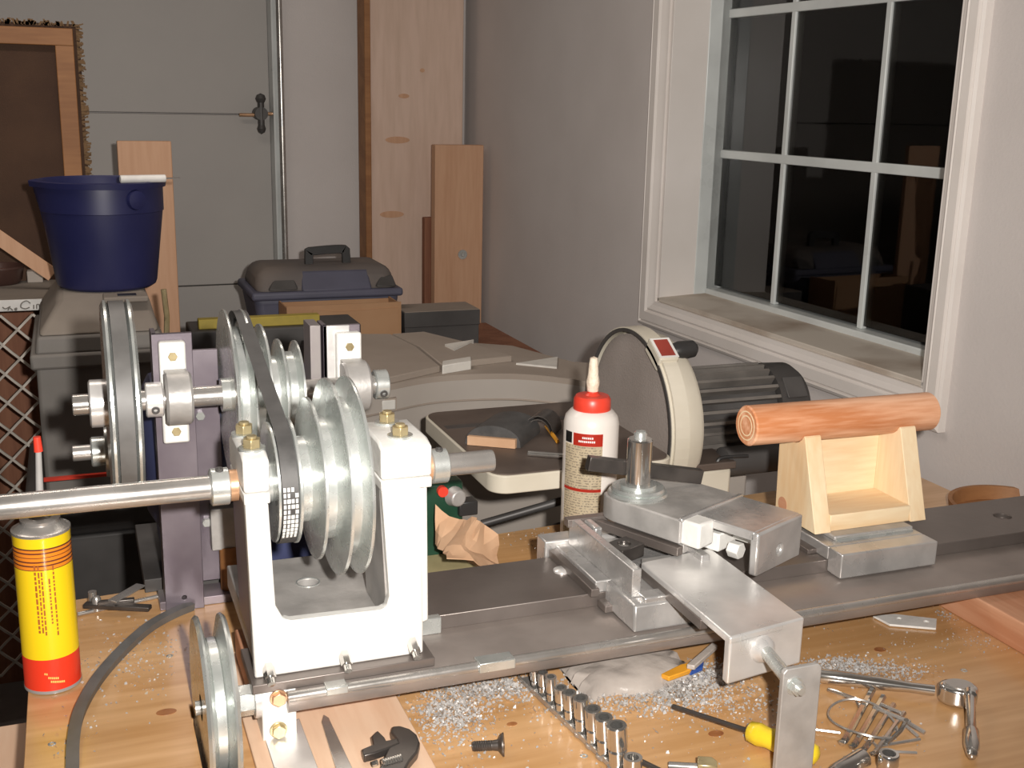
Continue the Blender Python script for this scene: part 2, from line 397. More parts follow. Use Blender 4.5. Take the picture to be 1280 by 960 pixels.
rbox(fr, gx-.03, gx+.03, sr, sl, zr-.03, gb); rbox(fr, gx-.065, gx+.01, gl+.03, sl, zr-.03, zt-.012)
sash = obj('sash_frame', fr, M['vinyl'], wn, bevel=.003)
y1, y2 = room(Pwall(982, 197, gx))[1], room(Pwall(1096, 208, gx))[1]
za, zc = room(Pwall(1036, 204, gx))[2], room(Pwall(985, 10, gx))[2]
yl = [gl, y1, y2, 2*y2-y1]
zl = [gb, za, zc, 2*zc-za]
for yy in yl[1:3]: obj('muntin', rbox(B(), gx-.008, gx+.008, yy-.008, yy+.008, gb, zt-.012), M['vinyl'], wn, bevel=.002)
if yl[3] > sr+.03: obj('muntin', rbox(B(), gx-.008, gx+.008, yl[3]-.008, yl[3]+.008, gb, zt-.012), M['vinyl'], wn, bevel=.002)
for z in zl[1:3]: obj('muntin', rbox(B(), gx-.0085, gx+.0085, sr, gl, z-.011, z+.011), M['vinyl'], wn, bevel=.002)
ys = [gl, y1, y2, sr+.015]; zs = [gb, za, zc, zt-.012]
for i in range(3):
    for j in range(3):
        obj('pane', rbox(B(), gx-.002, gx+.002, ys[i+1]+.006, ys[i]-.006, zs[j]+.007, zs[j+1]-.007), M['glass'], wn)

# ================================================================== WORKBENCH
bench = thing('workbench', (.6, 1.1, FZ), 'varnished pine workbench top carrying the metal lathe', 'workbench')
top = prism(B(), [(-.0815, .42, -.042), (1.44, .42, -.042), (1.44, 1.655, -.042), (-.0815, 1.525, -.042)], (0, 0, .042))
obj('tabletop', top, M['pine'], bench, bevel=.002)
for x in (.0, 1.36):
    for y in (.52, 1.42): obj('leg', box(B(), x-.045, x+.045, y-.045, y+.045, FZ, -.042), M['lumber'], bench, bevel=.003)
obj('apron', box(B(), -.04, 1.40, .50, .54, -.16, -.042), M['lumber'], bench, bevel=.002)
obj('apron', box(B(), -.04, 1.40, 1.40, 1.44, -.16, -.042), M['lumber'], bench, bevel=.002)
for px, py in ((65, 930), (730, 945), (1205, 838), (212, 820), (1180, 748)):
    p = Pz(px, py); b_ = B(); lathe(b_, (p.x, p.y, -.002), (0, 0, 1), [(0, .0042), (.0022, .0042), (.0028, .003), (.0018, .0014), (.0018, 0)], 16)
    obj('screw', b_, M['zinc'], bench)
M['knot'] = plain('dark_knot', (.40, .17, .06), .35, c2=(.28, .10, .035), scale=60, coat=.5)
for px, py, rx_, ry_ in ((208, 890, .011, .007), (895, 917, .009, .006), (1100, 812, .008, .006), (640, 905, .006, .004)):
    p = Pz(px, py); obj('knot', prism(B(), [(p.x+rx_*math.cos(t), p.y+ry_*math.sin(t), -.001) for t in [2*math.pi*i/20 for i in range(20)]], (0, 0, .0013)), M['knot'], bench)
# support blocks under the bed
p = Pz(1199, 772)
tag(obj('support_block', box(B(), p.x, p.x+.14, .90, 1.31, 0, .04), M['fir'], bevel=.002), 'reddish fir block under the bed, beside the pointed steel strip', 'wood block')
tag(obj('support_board', box(B(), .137, .3075, .70, 1.30, 0, .006), M['pine2'], bevel=.001), 'pale pine board under the bed, carrying the adjustable wrench', 'wood board')
tag(obj('floor_plank', box(B(), -.55, -.09, .95, Pz(10, 906, -.1).y, -.13, -.10), M['pine2'], bevel=.002), 'dull wooden plank below the bench edge near the yellow can', 'wood board')

tag(obj('packing_block', box(B(), .15, .29, 1.14, 1.29, .006, .04), M['fir'], bevel=.002), 'wood packing block between the pale pine board and the bed', 'wood block')
# ================================================================== LATHE BED
BX0, BX1 = .1765, 1.40
YL = 1.076
bed = thing('lathe_bed', (.75, 1.2, .04), 'dark steel lathe bed with a raised flat rail and rounded front lip', 'lathe bed')
prof = [(YL+.002, .04), (YL, .042), (YL, .051)]+[(YL+.0055-.0060*math.cos(math.radians(t)), .0550+.0060*math.sin(math.radians(t))) for t in range(-20, 165, 20)]+[(YL+.0125, .0585), (1.176, .0585), (1.30, .0585), (1.325, .0585), (1.325, .04)]
obj('base_channel', prism(B(), [(BX0, y, z) for y, z in prof], (BX1-BX0, 0, 0)), M['bedbase'], bed, sm=50)
obj('lip_highlight', cyl(B(), (BX0+.001, YL+.0055, .0553), (BX1-.001, YL+.0055, .0553), .0064, n=20), M['steel'], bed)  # brighter bead added as the highlight line along the lip
rl = obj('rail', box(B(), BX0, BX1, 1.176, 1.300, .058, .0763), M['bed'], bed, bevel=.0012)
hp = Pz(1253, 645, .0763)
cut(rl, cyl(B(), (hp.x, hp.y, .068), (hp.x, hp.y, .09), .013))
hp = Pz(702, 714, .0763)
obj('bolt', lathe(B(), (hp.x, hp.y, .0755), (0, 0, 1), [(0, .011), (.003, .011), (.005, .008), (.0055, 0)], 20), M['alu'], bed)
def clip(px0, py0, px1, py1, name='clip'):
    a, b_ = Py(px0, py0, YL-.002), Py(px1, py1, YL-.002)
    z0, z1 = min(a.z, b_.z), max(a.z, b_.z)
    bm = B(); box(bm, a.x, b_.x, YL-.0035, YL+.016, max(z0, .0455), .0628)
    return tag(obj(name, bm, M['zinc'], bevel=.001))
tag(clip(599, 842, 644, 822, 'spring_clip'), 'zinc clip over the front lip between headstock and carriage', 'clip')
tag(clip(408, 870, 435, 858, 'spring_clip'), 'small zinc clip on the lip under the headstock plate', 'clip')
a = Py(528, 794, 1.172); b_ = Py(550, 771, 1.172)
tag(obj('stop_tab', box(B(), .325, b_.x, 1.166, 1.177, .0585, .0785), M['zinc'], bevel=.001), 'zinc stop tab against the rail beside the headstock', 'tab')

# ================================================================== HEADSTOCK
SX, SY, SZ = 0, 1.155, .267
hd = thing('headstock', (.24, 1.16, .0606), 'bright cast headstock frame with spindle and stepped pulley between two bearing pillars', 'headstock')
obj('base_plate', box(B(), .142, .338, 1.088, 1.1755, .0606, .071), M['bed'], hd, bevel=.001)
fl = obj('floor_plate', box(B(), .149, .326, 1.108, 1.335, .0763, .104), M['castg'], hd, bevel=.0015)
hp = Pz(385, 728, .104)
cut(fl, cyl(B(), (hp.x, hp.y, .06), (hp.x, hp.y, .12), .0125))
obj('hole_lip', ring(B(), (hp.x, hp.y, .1035), (0, 0, 1), .0125, .0142, .0012), M['zinc'], hd)
# U-shaped casting: two pillars and the low front wall
YP0, YP1 = 1.1025, 1.208
front = [(.147, .071), (.329, .071), (.329, .110), (.326, .262), (.284, .262), (.2915, .143), (.288, .131), (.282, .1285), (.186, .1305), (.178, .134), (.1705, .150), (.1665, .262), (.1435, .262)]
obj('front_frame', prism(B(), [(x, YP0, z) for x, z in front], (0, .014, 0)), M['cast'], hd, bevel=.002)
obj('pillar', prism(B(), [(.1435, YP0+.012, .262), (.1665, YP0+.012, .262), (.1705, YP0+.012, .104), (.147, YP0+.012, .104)], (0, YP1-YP0-.012, 0)), M['hot'], hd, bevel=.001)
obj('pillar', prism(B(), [(.284, YP0+.012, .262), (.326, YP0+.012, .262), (.329, YP0+.012, .104), (.2915, YP0+.012, .104)], (0, YP1-YP0-.012, 0)), M['castg'], hd, bevel=.001)
obj('rib', prism(B(), [(.325, YP0+.010, .100), (.338, YP0+.010, .104), (.336, YP0+.010, .262), (.325, YP0+.010, .262)], (0, .08, 0)), M['cast'], hd, bevel=.002)
def bearing(x0, x1, mat, nm='bearing_cap'):
    # split pillow block: lower half + cap with sloping shoulders, two bolts along Y
    lo = obj('bearing_base', box(B(), x0, x1, YP0-.001, YP1, .262, .2735), mat, hd, bevel=.0015)
    prf = [(YP0-.001, .2745), (YP1, .2745), (YP1, .304), (YP1-.018, .313), (YP0+.016, .313), (YP0-.001, .308)]
    cp_ = obj(nm, prism(B(), [(x0, y, z) for y, z in prf], (x1-x0, 0, 0)), mat, hd, bevel=.003)
    xc = (x0+x1)/2
    for y in (1.128, 1.182):
        bm = B(); cyl(bm, (xc, y, .312), (xc, y, .315), .0135, n=24); obj('washer', bm, M['zinc'], cp_)
        bm = B(); cyl(bm, (xc, y, .315), (xc, y, .324), .0095, n=6, a0=.3); cyl(bm, (xc, y, .324), (xc, y, .327), .0055, n=12)
        obj('bolt', bm, M['brass'], cp_, bevel=.0007)
bearing(.1425, .1685, M['cast']); bearing(.283, .338, M['cast'])
for px, py in ((336, 838), (431, 822), (516, 806)):
    p = Py(px, py, YP0-.002)
    bm = B(); cyl(bm, (p.x, YP0+.004, p.z+.004), (p.x, YP0-.012, p.z-.004), .0062, n=6); cyl(bm, (p.x, YP0-.010, p.z-.003), (p.x, YP0-.019, p.z-.0075), .0042, n=12)
    obj('clamp_bolt', bm, M['chrome'], hd)
sp = obj('spindle', lathe(B(), (-.42, SY, SZ), (1, 0, 0), [(0, .0122), (.003, .0127), (.842, .0127), (.845, .0120)], 32), M['steel'], hd)
for x0, x1 in ((.115, .135), (.351, .371)):
    bm = B(); lathe(bm, (x0, SY, SZ), (1, 0, 0), [(0, .017), (.0015, .0195), (x1-x0-.0015, .0195), (x1-x0, .017)], 32)
    k = obj('shaft_collar', bm, M['zinc'], hd)
    xc = (x0+x1)/2; bm = B(); ring(bm, (xc, SY-.004, SZ+.018), (0, -.15, 1), .0022, .0042, .003, 16)
    obj('set_screw', bm, M['dark'], k)
for x0, x1 in ((.135, .143), (.338, .351)):
    obj('bushing', lathe(B(), (x0, SY, SZ), (1, 0, 0), [(0, .0165), (x1-x0, .0165)], 28), M['copper'], hd)
# stepped pulley; (x offset from the small end, radius) in V grooves
def cone_prof(mir=False):
    fl_ = [(.0, .0635), (.0215, .0665), (.0430, .0865), (.0645, .1055), (.0860, .1065)]
    P = [(0, .016), (0, .050), (-.001, .061)]
    for i in range(4):
        (xa, ra), (xb, rb) = fl_[i], fl_[i+1]
        rg = min(ra, rb)-.021 if i else .050
        P += [(xa-.0008, ra), (xa+.0016, ra), (xa+.0062, rg), (xa+.0148, rg), (xb-.0016, rb-.0006)]
    P += [(.0860, .1068), (.0875, .1062), (.0885, .098), (.0845, .06), (.0845, .016)]
    return P
PX0 = .1765
pul = obj('stepped_pulley', lathe(B(), (PX0, SY, SZ), (1, 0, 0), cone_prof(), 72, False), M['zinc'], hd, sm=24)
obj('hub', lathe(B(), (PX0-.006, SY, SZ), (1, 0, 0), [(0, .021), (.096, .021)], 28), M['zinc'], pul)
# lower pulley on its bracket in front of the bed
lp = thing('lower_pulley_bracket', (.15, .99, .04), 'zinc sheave with hex nut on a small bolted aluminium block in front of the headstock', 'pulley')
yb = 1.089
bx0, bx1 = Py(328, 900, yb).x, Py(371, 900, yb).x; bz0 = Py(350, 936, yb).z
pc_ = Py(279, 880, yb+.018); zc_ = pc_.z
lp.location = ((bx0+bx1)/2, yb+.02, .006)
bb = obj('bracket_block', box(B(), bx0, bx1, yb, yb+.04, bz0, .0604), M['cast'], lp, bevel=.0015)
for py_, mt_ in ((912, 'brass'), (872, 'copper')):
    q_ = Py(348, py_, yb); bm = B(); cyl(bm, (q_.x, yb+.001, q_.z), (q_.x, yb-.002, q_.z), .0092, n=24); cyl(bm, (q_.x, yb-.002, q_.z), (q_.x, yb-.007, q_.z), .0078, n=6, a0=.4)
    obj('bolt', bm, M[mt_], bb, bevel=.0006)
obj('mount_bar', box(B(), bx0+.002, bx1+.008, .78, yb+.03, .006, max(bz0, .0075)), M['alu'], lp, bevel=.001)
sR = Py(272, 776, yb+.018).z-zc_
sx0 = Py(261, 880, yb-.07).x
sh = [(0, .014), (0, .060), (-.002, sR-.003), (.0012, sR), (.0035, sR-.001), (.0095, sR-.026), (.0185, sR-.026), (.0245, sR-.001), (.0268, sR), (.030, sR-.003), (.028, .060), (.028, .014)]
ys_ = yb+.018
cut(bpy.data.objects['tabletop'], box(B(), sx0-.0045, sx0+.0335, ys_-.088, ys_+.088, -.06, .01))
obj('sheave', lathe(B(), (sx0, ys_, zc_), (1, 0, 0), sh, 80, False), M['zinc'], lp, sm=24)
obj('web', lathe(B(), (sx0+.010, ys_, zc_), (1, 0, 0), [(0, .010), (0, sR-.024), (.008, sR-.024), (.008, .010)], 60, False), M['zinc'], lp)
bm = B(); cyl(bm, (sx0-.006, ys_, zc_), (bx0+.005, ys_, zc_), .0075, n=20); obj('axle', bm, M['zinc'], lp)
bm = B(); lathe(bm, (sx0+.002, ys_, zc_), (1, 0, 0), [(0, .016), (.030, .016)], 24); obj('hub', bm, M['zinc'], lp)
bm = B(); cyl(bm, (bx0-.022, ys_, zc_), (bx0-.006, ys_, zc_), .0165, n=6, a0=.2); obj('nut', bm, M['zinc'], lp, bevel=.001)
bm = B(); cyl(bm, (bx0-.006, ys_, zc_), (bx0, ys_, zc_), .020, n=28); obj('washer', bm, M['alu'], lp)

# ================================================================== COUNTERSHAFT
KY, KZ = 1.418, .297
cs = thing('countershaft_stand', (.2, 1.45, 0), 'countershaft on two purplish angle posts behind the headstock, with stepped and large pulleys', 'countershaft')
def post(x0, x1, z0, z1):
    bm = B(); box(bm, x0, x1, 1.450, 1.456, z0, z1); box(bm, x0, x0+.006, 1.450, 1.490, z0, z1)
    return obj('post', bm, M['purple'], cs, bevel=.0008)
po = post(.0825, .131, 0, .372); cut(po, cyl(B(), (.106, 1.44, .018), (.106, 1.47, .018), .0032, n=12))
post(.296, .345, 0, .372)
obj('post_back', box(B(), .132, .166, 1.492, 1.499, .02, .34), M['purple'], cs, bevel=.0008)
obj('post_back', box(B(), .280, .294, 1.455, 1.500, .06, .372), M['hot'], cs, bevel=.0008)
obj('foot_rail', box(B(), .075, .36, 1.457, 1.50, 0, .012), M['hot'], cs, bevel=.001)
def block(x0, x1):
    xc = (x0+x1)/2
    bm = B(); box(bm, x0, x1, 1.434, 1.450, .234, .364)
    q = obj('pillow_block', bm, M['cast'], cs, bevel=.003)
    obj('boss', lathe(B(), (x0+.003, KY, KZ), (1, 0, 0), [(0, .030), (.003, .033), (x1-x0-.003, .033), (x1-x0, .030)], 36), M['castg'], q)
    obj('rib', box(B(), x0+.004, x1-.001, KY, 1.440, KZ-.033, KZ+.033), M['castg'], q, bevel=.001)
    for z in (.346, .250):
        bm = B(); cyl(bm, (xc, 1.435, z), (xc, 1.430, z), .0058, n=6); obj('bolt', bm, M['brass'], q, bevel=.0005)
block(.0895, .1215); block(.3105, .3435)
obj('spacer', box(B(), .300, .330, 1.446, 1.452, .23, .372), M['alu'], cs, bevel=.0008)
obj('shaft', lathe(B(), (-.0135, KY, KZ), (1, 0, 0), [(0, .0118), (.001, .0127), (.385, .0127), (.386, .0118)], 28), M['steel'], cs)
for x0, x1, r in ((.0695, .0905, .0215), (.3545, .373, .0195)):
    k = obj('shaft_collar', lathe(B(), (x0, KY, KZ), (1, 0, 0), [(0, r-.002), (.0015, r), (x1-x0-.0015, r), (x1-x0, r-.002)], 32), M['alu'] if x0 < .2 else M['zinc'], cs)
    ring_ = ring(B(), ((x0+x1)/2, KY-r+.001, KZ-.008), (0, -1, -.35), .0025, .0048, .002, 16); obj('set_screw', ring_, M['dark'], k)
cp2 = obj('stepped_pulley', lathe(B(), (.2545, KY, KZ), (-1, 0, 0), cone_prof(), 72, False), M['zinc'], cs, sm=24)
obj('hub', lathe(B(), (.160, KY, KZ), (1, 0, 0), [(0, .021), (.102, .021), (.102, .018)], 28), M['zinc'], cp2)
R1 = .1235
bp = [(0, .02), (0, .10), (-.003, R1-.006), (0, R1), (.003, R1), (.008, R1-.011), (.022, R1-.011), (.027, R1), (.030, R1), (.033, R1-.006), (.030, .10), (.030, .02)]
bx = .0275
lpul = obj('large_pulley', lathe(B(), (bx, KY, KZ), (1, 0, 0), bp, 80, False), M['zinc'], cs, sm=24)
obj('web', lathe(B(), (bx+.010, KY, KZ), (1, 0, 0), [(0, .012), (0, .108), (.008, .108), (.008, .012)], 60, False), M['dark'], lpul)
obj('hub', lathe(B(), (.005, KY, KZ), (1, 0, 0), [(0, .026), (.002, .029), (.024, .029), (.05, .029)], 32), M['alu'], lpul)
# small bolts on the mounting plates behind
for px, py in ((250, 519), (258, 652), (270, 662)):
    p = Py(px, py, 1.49); bm = B(); cyl(bm, (p.x, 1.493, p.z), (p.x, 1.484, p.z), .006, n=6); obj('plate_bolt', bm, M['zinc'], cs)
p = Py(272, 660, 1.48)
obj('lower_bracket', box(B(), .146, .185, 1.470, 1.492, p.z-.028, p.z+.03), M['castg'], cs, bevel=.001)
obj('wood_prop', cyl(B(), (.168, 1.478, .0), (.168, 1.478, p.z-.026), .012), M['frame'], cs)

# belts
def loop2(c0, r0, c1, r1, n=26):            # outer tangent loop of two circles in the (y, z) plane
    (y0, z0), (y1, z1) = c0, c1; d = math.hypot(y1-y0, z1-z0); th = math.atan2(z1-z0, y1-y0); al = math.acos((r0-r1)/d)
    P = []
    for i in range(n+1):
        a = th+al+(2*math.pi-2*al)*i/n; P.append((y0+r0*math.cos(a), z0+r0*math.sin(a)))
    for i in range(n+1):
        a = th-al+2*al*i/n; P.append((y1+r1*math.cos(a), z1+r1*math.sin(a)))
    return P
def belt(name, x, c0, r0, c1, r1, wd, th_, mat, label):
    L = loop2(c0, r0, c1, r1); bm = B(); n = len(L); R = []
    for i in range(n):
        (ya, za), (yb_, zb_) = L[i-1], L[(i+1) % n]; d = V((0, yb_-ya, zb_-za)).normalized(); o_ = V((0, d.z, -d.y))
        p = V((x, *L[i])); R.append([bm.verts.new(p+V((s*wd/2*k, 0, 0))+o_*t) for s, k, t in ((-1, 1, 0), (1, 1, 0), (1, .62, -th_), (-1, .62, -th_))])
    for i in range(n):
        A, D = R[i], R[(i+1) % n]
        for j in range(4): bm.faces.new((A[j], A[(j+1) % 4], D[(j+1) % 4], D[j]))
    return tag(obj(name, bm, mat, sm=30), label, 'belt')
b1 = belt('drive_belt', .1870, (SY, SZ), .0655, (KY, KZ), .1045, .0165, .010, M['rubber'], 'dark drive belt running from countershaft pulley to headstock pulley')
b2 = belt('drive_belt', bx+.015, (KY, KZ), R1-.001, (1.622, .176), .032, .0175, .010, M['rubberg'], 'worn grey belt around the large pulley and motor pulley')
# white stamped marking on the front of the spindle belt
bm = B(); rr = .0658
for k in range(11):
    a = math.radians(180-10+k*5.2)
    for i in range(4):
        if random.random() < .1: continue
        x = .1870-.006+i*.004; y, z = SY+rr*math.cos(a), SZ+rr*math.sin(a)
        nrm = V((0, math.cos(a), math.sin(a))); tg = V((0, -math.sin(a), math.cos(a)))
        obox(bm, (x, y, z), (random.uniform(.0011, .0017), 0, 0), tg*.0021, nrm*.00025)
obj('printed_marking', bm, M['print'], b1)

# ================================================================== MOTOR
mt = thing('electric_motor', (.2, 1.6, .02), 'dark blue electric motor behind the countershaft posts', 'motor')
MY, MZ = 1.622, .172
obj('motor_body', lathe(B(), (.070, MY, MZ), (1, 0, 0), [(0, .05), (.004, .085), (.016, .108), (.030, .112), (.23, .112), (.245, .106), (.258, .08), (.262, .05)], 40), M['blue'], mt, sm=40)
obj('motor_base', box(B(), .09, .30, MY-.09, MY+.09, .018, .075), M['blue'], mt, bevel=.004)
obj('junction_box', box(B(), .155, .235, MY-.125, MY-.09, MZ+.06, MZ+.125), M['blue'], mt, bevel=.005)
obj('motor_shaft', lathe(B(), (-.020, MY, MZ+.004), (1, 0, 0), [(0, .010), (.001, .011), (.095, .011)], 24), M['steel'], mt)
obj('motor_pulley', lathe(B(), (.004, MY, MZ+.004), (1, 0, 0), [(0, .019), (.002, .021), (.018, .021), (.0185, .036), (.022, .037), (.028, .028), (.046, .028), (.052, .037), (.056, .036), (.056, .012)], 40, False), M['zinc'], mt, sm=24)
obj('name_plate', box(B(), .19, .235, MY-.1275, MY-.125, MZ+.075, MZ+.11), M['zinc'], mt)
obj('mount_shelf', box(B(), .06, .33, MY-.10, MY+.12, 0, .019), M['dark'], mt, bevel=.001)
obj('shelf_strut', box(B(), .28, .32, 1.497, 1.512, -.0, .03), M['dark'], mt, bevel=.001)

# ================================================================== CARRIAGE
cg = thing('carriage_saddle', (.62, 1.2, .0606), 'aluminium carriage saddle with open channel straddling the bed rail', 'carriage')
# foot on the front ledge and plate over the rail
bm = B(); quadbox(bm, [(.581, 1.091, .0606), (.745, 1.091, .0606), (.745, 1.1745, .0606), (.581, 1.1745, .0606), (.584, 1.098, .092), (.745, 1.098, .092), (.745, 1.1745, .092), (.584, 1.1745, .092)])
obj('front_foot', bm, M['alu2'], cg, bevel=.003)
obj('cross_plate', box(B(), .570, .745, 1.1755, 1.318, .0763, .092), M['alu2'], cg, bevel=.0015)
obj('rear_foot', box(B(), .555, .70, 1.3005, 1.33, .0585, .098), M['alu2'], cg, bevel=.002)
obj('wiper_strip', box(B(), .560, .571, 1.165, 1.300, .0763, .087), M['bed'], cg, bevel=.001)
obj('gib', box(B(), .572, .584, 1.150, 1.172, .0606, .070), M['bed'], cg, bevel=.001)
# long way: an upright-walled channel along Y
wy0, wy1 = 1.118, 1.300
ch = B()
quadbox(ch, [(.590, wy0, .092), (.602, wy0, .092), (.600, wy1, .092), (.588, wy1, .092), (.590, wy0, .128), (.602, wy0, .128), (.600, wy1, .128), (.588, wy1, .128)])
obj('channel_wall', ch, M['alu2'], cg, bevel=.0012)
obj('channel_wall', box(B(), .700, .712, wy0+.03, wy1, .092, .120), M['alu2'], cg, bevel=.0012)
obj('channel_lip', box(B(), .582, .640, wy1-.010, wy1+.004, .118, .129), M['bed'], cg, bevel=.001)
obj('channel_rib', box(B(), .604, .616, wy1-.045, wy1-.010, .092, .128), M['alu2'], cg, bevel=.003)
obj('step_tab', box(B(), .598, .640, 1.100, 1.122, .090, .0985), M['alu2'], cg, bevel=.002)
obj('weld_pad', box(B(), .608, .640, 1.100, 1.115, .088, .0945), M['zinc'], cg, bevel=.003)
p = Pz(780, 682, .118)
nt_ = B(); a = math.radians(22); u, v_ = V((math.cos(a), math.sin(a), 0)), V((-math.sin(a), math.cos(a), 0))
obox(nt_, (p.x, p.y, .112), u*.021, v_*.016, (0, 0, .009)); o_ = obj('square_nut', nt_, M['tool'], cg, bevel=.001)
cut(o_, cyl(B(), (p.x, p.y, .10), (p.x, p.y, .13), .0085))
obj('lead_screw', cyl(B(), (p.x, p.y, .095), (p.x, p.y, .118), .008), M['chrome'], cg)

# cross slide: top plate running towards the operator, bent-down end plate, crank
sl_ = thing('cross_slide', (.68, 1.0, .045), 'flat brushed aluminium cross slide arm with bent end plate and hanging crank bar', 'cross slide')
T = .112
a0, a1, a2, a3 = Pz(803, 706, T), Pz(913, 797, T), Pz(1006, 772, T), Pz(905, 690, T)
a0.x, a0.y = .628, 1.170; a3.x, a3.y = .735, 1.185
plate = [V((q.x, q.y, T-.010)) for q in (a0, a1, a2, a3)]
tp = obj('top_plate', prism(B(), plate, (0, 0, .010)), M['alu'], sl_, bevel=.0025, seg=3)
d = V((0, .012, 0))
e1, e2 = V((a1.x, a1.y, T-.004)), V((a2.x, a2.y, T-.004))
ed = B(); hb = .052
quadbox(ed, [e1-V((0, 0, hb)), e2-V((0, 0, hb)), e2-V((0, 0, hb))+d, e1-V((0, 0, hb))+d, e1, e2, e2+d, e1+d])
obj('end_plate', ed, M['alu'], sl_, bevel=.003, seg=3)
sd = B(); lft = V((a0.x-a1.x, a0.y-a1.y, 0)).normalized()
b0, b1_ = V((a1.x+.004, a1.y+.06, .099)), V((a0.x+.004, a0.y, .099))
obox(sd, (b0+b1_)/2, (b1_-b0)/2, (.005, 0, 0), (0, 0, .006)); obj('side_gib', sd, M['bed'], sl_, bevel=.001)
obj('slide_body', box(B(), .645, .715, 1.02, 1.20, .0925, .103), M['castg'], sl_, bevel=.001)
mid = (e1+e2)/2; 
sc = Py(950, 818, mid.y)
scz = .088; scx = .670
obj('crank_boss', lathe(B(), (scx, mid.y+.004, scz), (0, -1, 0), [(0, .016), (.008, .015), (.013, .012), (.018, .0085)], 24), M['alu'], sl_)
CYB = .862
xc = (Py(977, 840, CYB).x+Py(1021, 834, CYB).x)/2; hw = .0225; zt_ = Py(1000, 830, CYB).z
cb = B(); prism(cb, [(xc-hw, CYB, .001), (xc+hw, CYB, .001), (xc+hw, CYB, zt_-.004), (xc+hw-.004, CYB, zt_), (xc-hw+.004, CYB, zt_), (xc-hw, CYB, zt_-.004)], (0, -.006, 0))
kb = obj('crank_bar', cb, M['castg'], sl_, bevel=.001)
np_ = Py(993, 857, CYB-.006); yk = CYB-.0055
bm = B(); cyl(bm, (np_.x, yk, np_.z), (np_.x, yk-.002, np_.z), .0095, n=24); obj('washer', bm, M['zinc'], kb)
bm = B(); cyl(bm, (np_.x, yk-.002, np_.z), (np_.x, yk-.009, np_.z), .0078, n=6, a0=.2); obj('nut', bm, M['zinc'], kb, bevel=.0006)
bm = B(); cyl(bm, (np_.x, yk-.008, np_.z), (np_.x, yk-.014, np_.z), .0042, n=12); obj('stud', bm, M['zinc'], kb)
obj('crank_shaft', cyl(B(), (scx+.002, mid.y-.005, scz), (np_.x, CYB-.001, np_.z), .0075, n=20), M['zinc'], sl_)

# compound slide, rotated about 25 degrees
AN = math.radians(25.0)
U = V((math.cos(AN), math.sin(AN), 0)); W_ = V((math.sin(AN), -math.cos(AN), 0)); UP = V((0, 0, 1))
cd = thing('compound_slide', (.72, 1.22, .10), 'angled grey compound slide with bent end plate holding the tool post', 'compound slide')
o0 = V((.633, 1.274, 0))                    # back-left corner of the body top
def loc(u, w, z): return o0+U*u+W_*w+UP*z
def cbox(bm, u0, u1, w0, w1, z0, z1): return obox(bm, loc((u0+u1)/2, (w0+w1)/2, (z0+z1)/2), U*((u1-u0)/2), W_*((w1-w0)/2), UP*((z1-z0)/2))
bd = B(); pts = [loc(.012, -.02, .128), loc(.003, -.008, .128), loc(0, .008, .128), loc(0, .114, .128), loc(.138, .114, .128), loc(.138, -.03, .128)]
prism(bd, pts, (0, 0, .032)); body = obj('slide_body', bd, M['castg'], cd, bevel=.002)
obj('lower_slide', cbox(B(), .012, .125, .0, .112, .112, .1285), M['castg'], cd, bevel=.001)
obj('gib_bar', cbox(B(), -.006, .006, -.018, .116, .114, .1255), M['bed'], cd, bevel=.001)
pl = B(); cbox(pl, .032, .136, .112, .200, .148, .160)
obj('arm_plate', pl, M['alu2'], cd, bevel=.002)
obj('arm_side', cbox(B(), .004, .036, .108, .140, .127, .160), M['cast'], cd, bevel=.003)
ep = obj('end_plate', cbox(B(), .032, .136, .194, .206, .104, .1595), M['alu2'], cd, bevel=.003)
q0 = loc(.084, .2, .126); cut(ep, cyl(B(), q0-W_*.02, q0+W_*.02, .0062, n=20))
obj('feed_screw', cyl(B(), loc(.084, .10, .126), loc(.084, .190, .126), .005, n=16), M['cast'], cd)
nb = B(); cbox(nb, .048, .088, .116, .140, .112, .136); obj('feed_nut', nb, M['cast'], cd, bevel=.002)
obj('lock_nut', cyl(B(), loc(.06, .150, .118), loc(.06, .166, .118), .011, n=6), M['cast'], cd, bevel=.001)
obj('weld_strip', cbox(B(), .0, .138, .109, .116, .157, .1625), M['alu2'], cd, bevel=.002)
bl_ = obj('side_bolt', cyl(B(), loc(.136, .085, .150), loc(.146, .085, .150), .006, n=6), M['zinc'], cd)

# tool post with washers and a square tool bar
tpz = .160
pc = Pz(797, 618, tpz)
tpst = thing('tool_post', (pc.x, pc.y, tpz), 'chrome tool post stud with stacked washers clamping a dark square bar', 'tool post')
obj('washer', lathe(B(), (pc.x, pc.y, tpz), (0, 0, 1), [(0, .038), (.003, .040), (.006, .038)], 44), M['zinc'], tpst)
obj('washer', lathe(B(), (pc.x, pc.y, tpz+.006), (0, 0, 1), [(0, .034), (.003, .036), (.006, .034)], 44), M['zinc'], tpst)
obj('washer', lathe(B(), (pc.x, pc.y, tpz+.012), (0, 0, 1), [(0, .024), (.004, .024)], 40), M['zinc'], tpst)
obj('post', lathe(B(), (pc.x, pc.y, tpz+.014), (0, 0, 1), [(0, .0165), (.061, .0165), (.063, .0150)], 36), M['chrome'], tpst)
obj('stud', lathe(B(), (pc.x, pc.y, tpz+.076), (0, 0, 1), [(0, .0085), (.008, .0085), (.011, .0065), (.012, .0)], 24), M['zinc'], tpst)
t0 = Pz(748, 581, .205); t1 = Pz(872, 607, .19)
tb = B(); aa, bb_ = V((pc.x-.064, pc.y+.022, .203)), V((pc.x+.100, pc.y+.010, .172))
dd = (bb_-aa); side = dd.cross(UP).normalized(); upn = side.cross(dd).normalized()
obox(tb, (aa+bb_)/2, dd/2, side*.0065, upn*.0095); obj('tool_bar', tb, M['tool'], tpst, bevel=.0008)

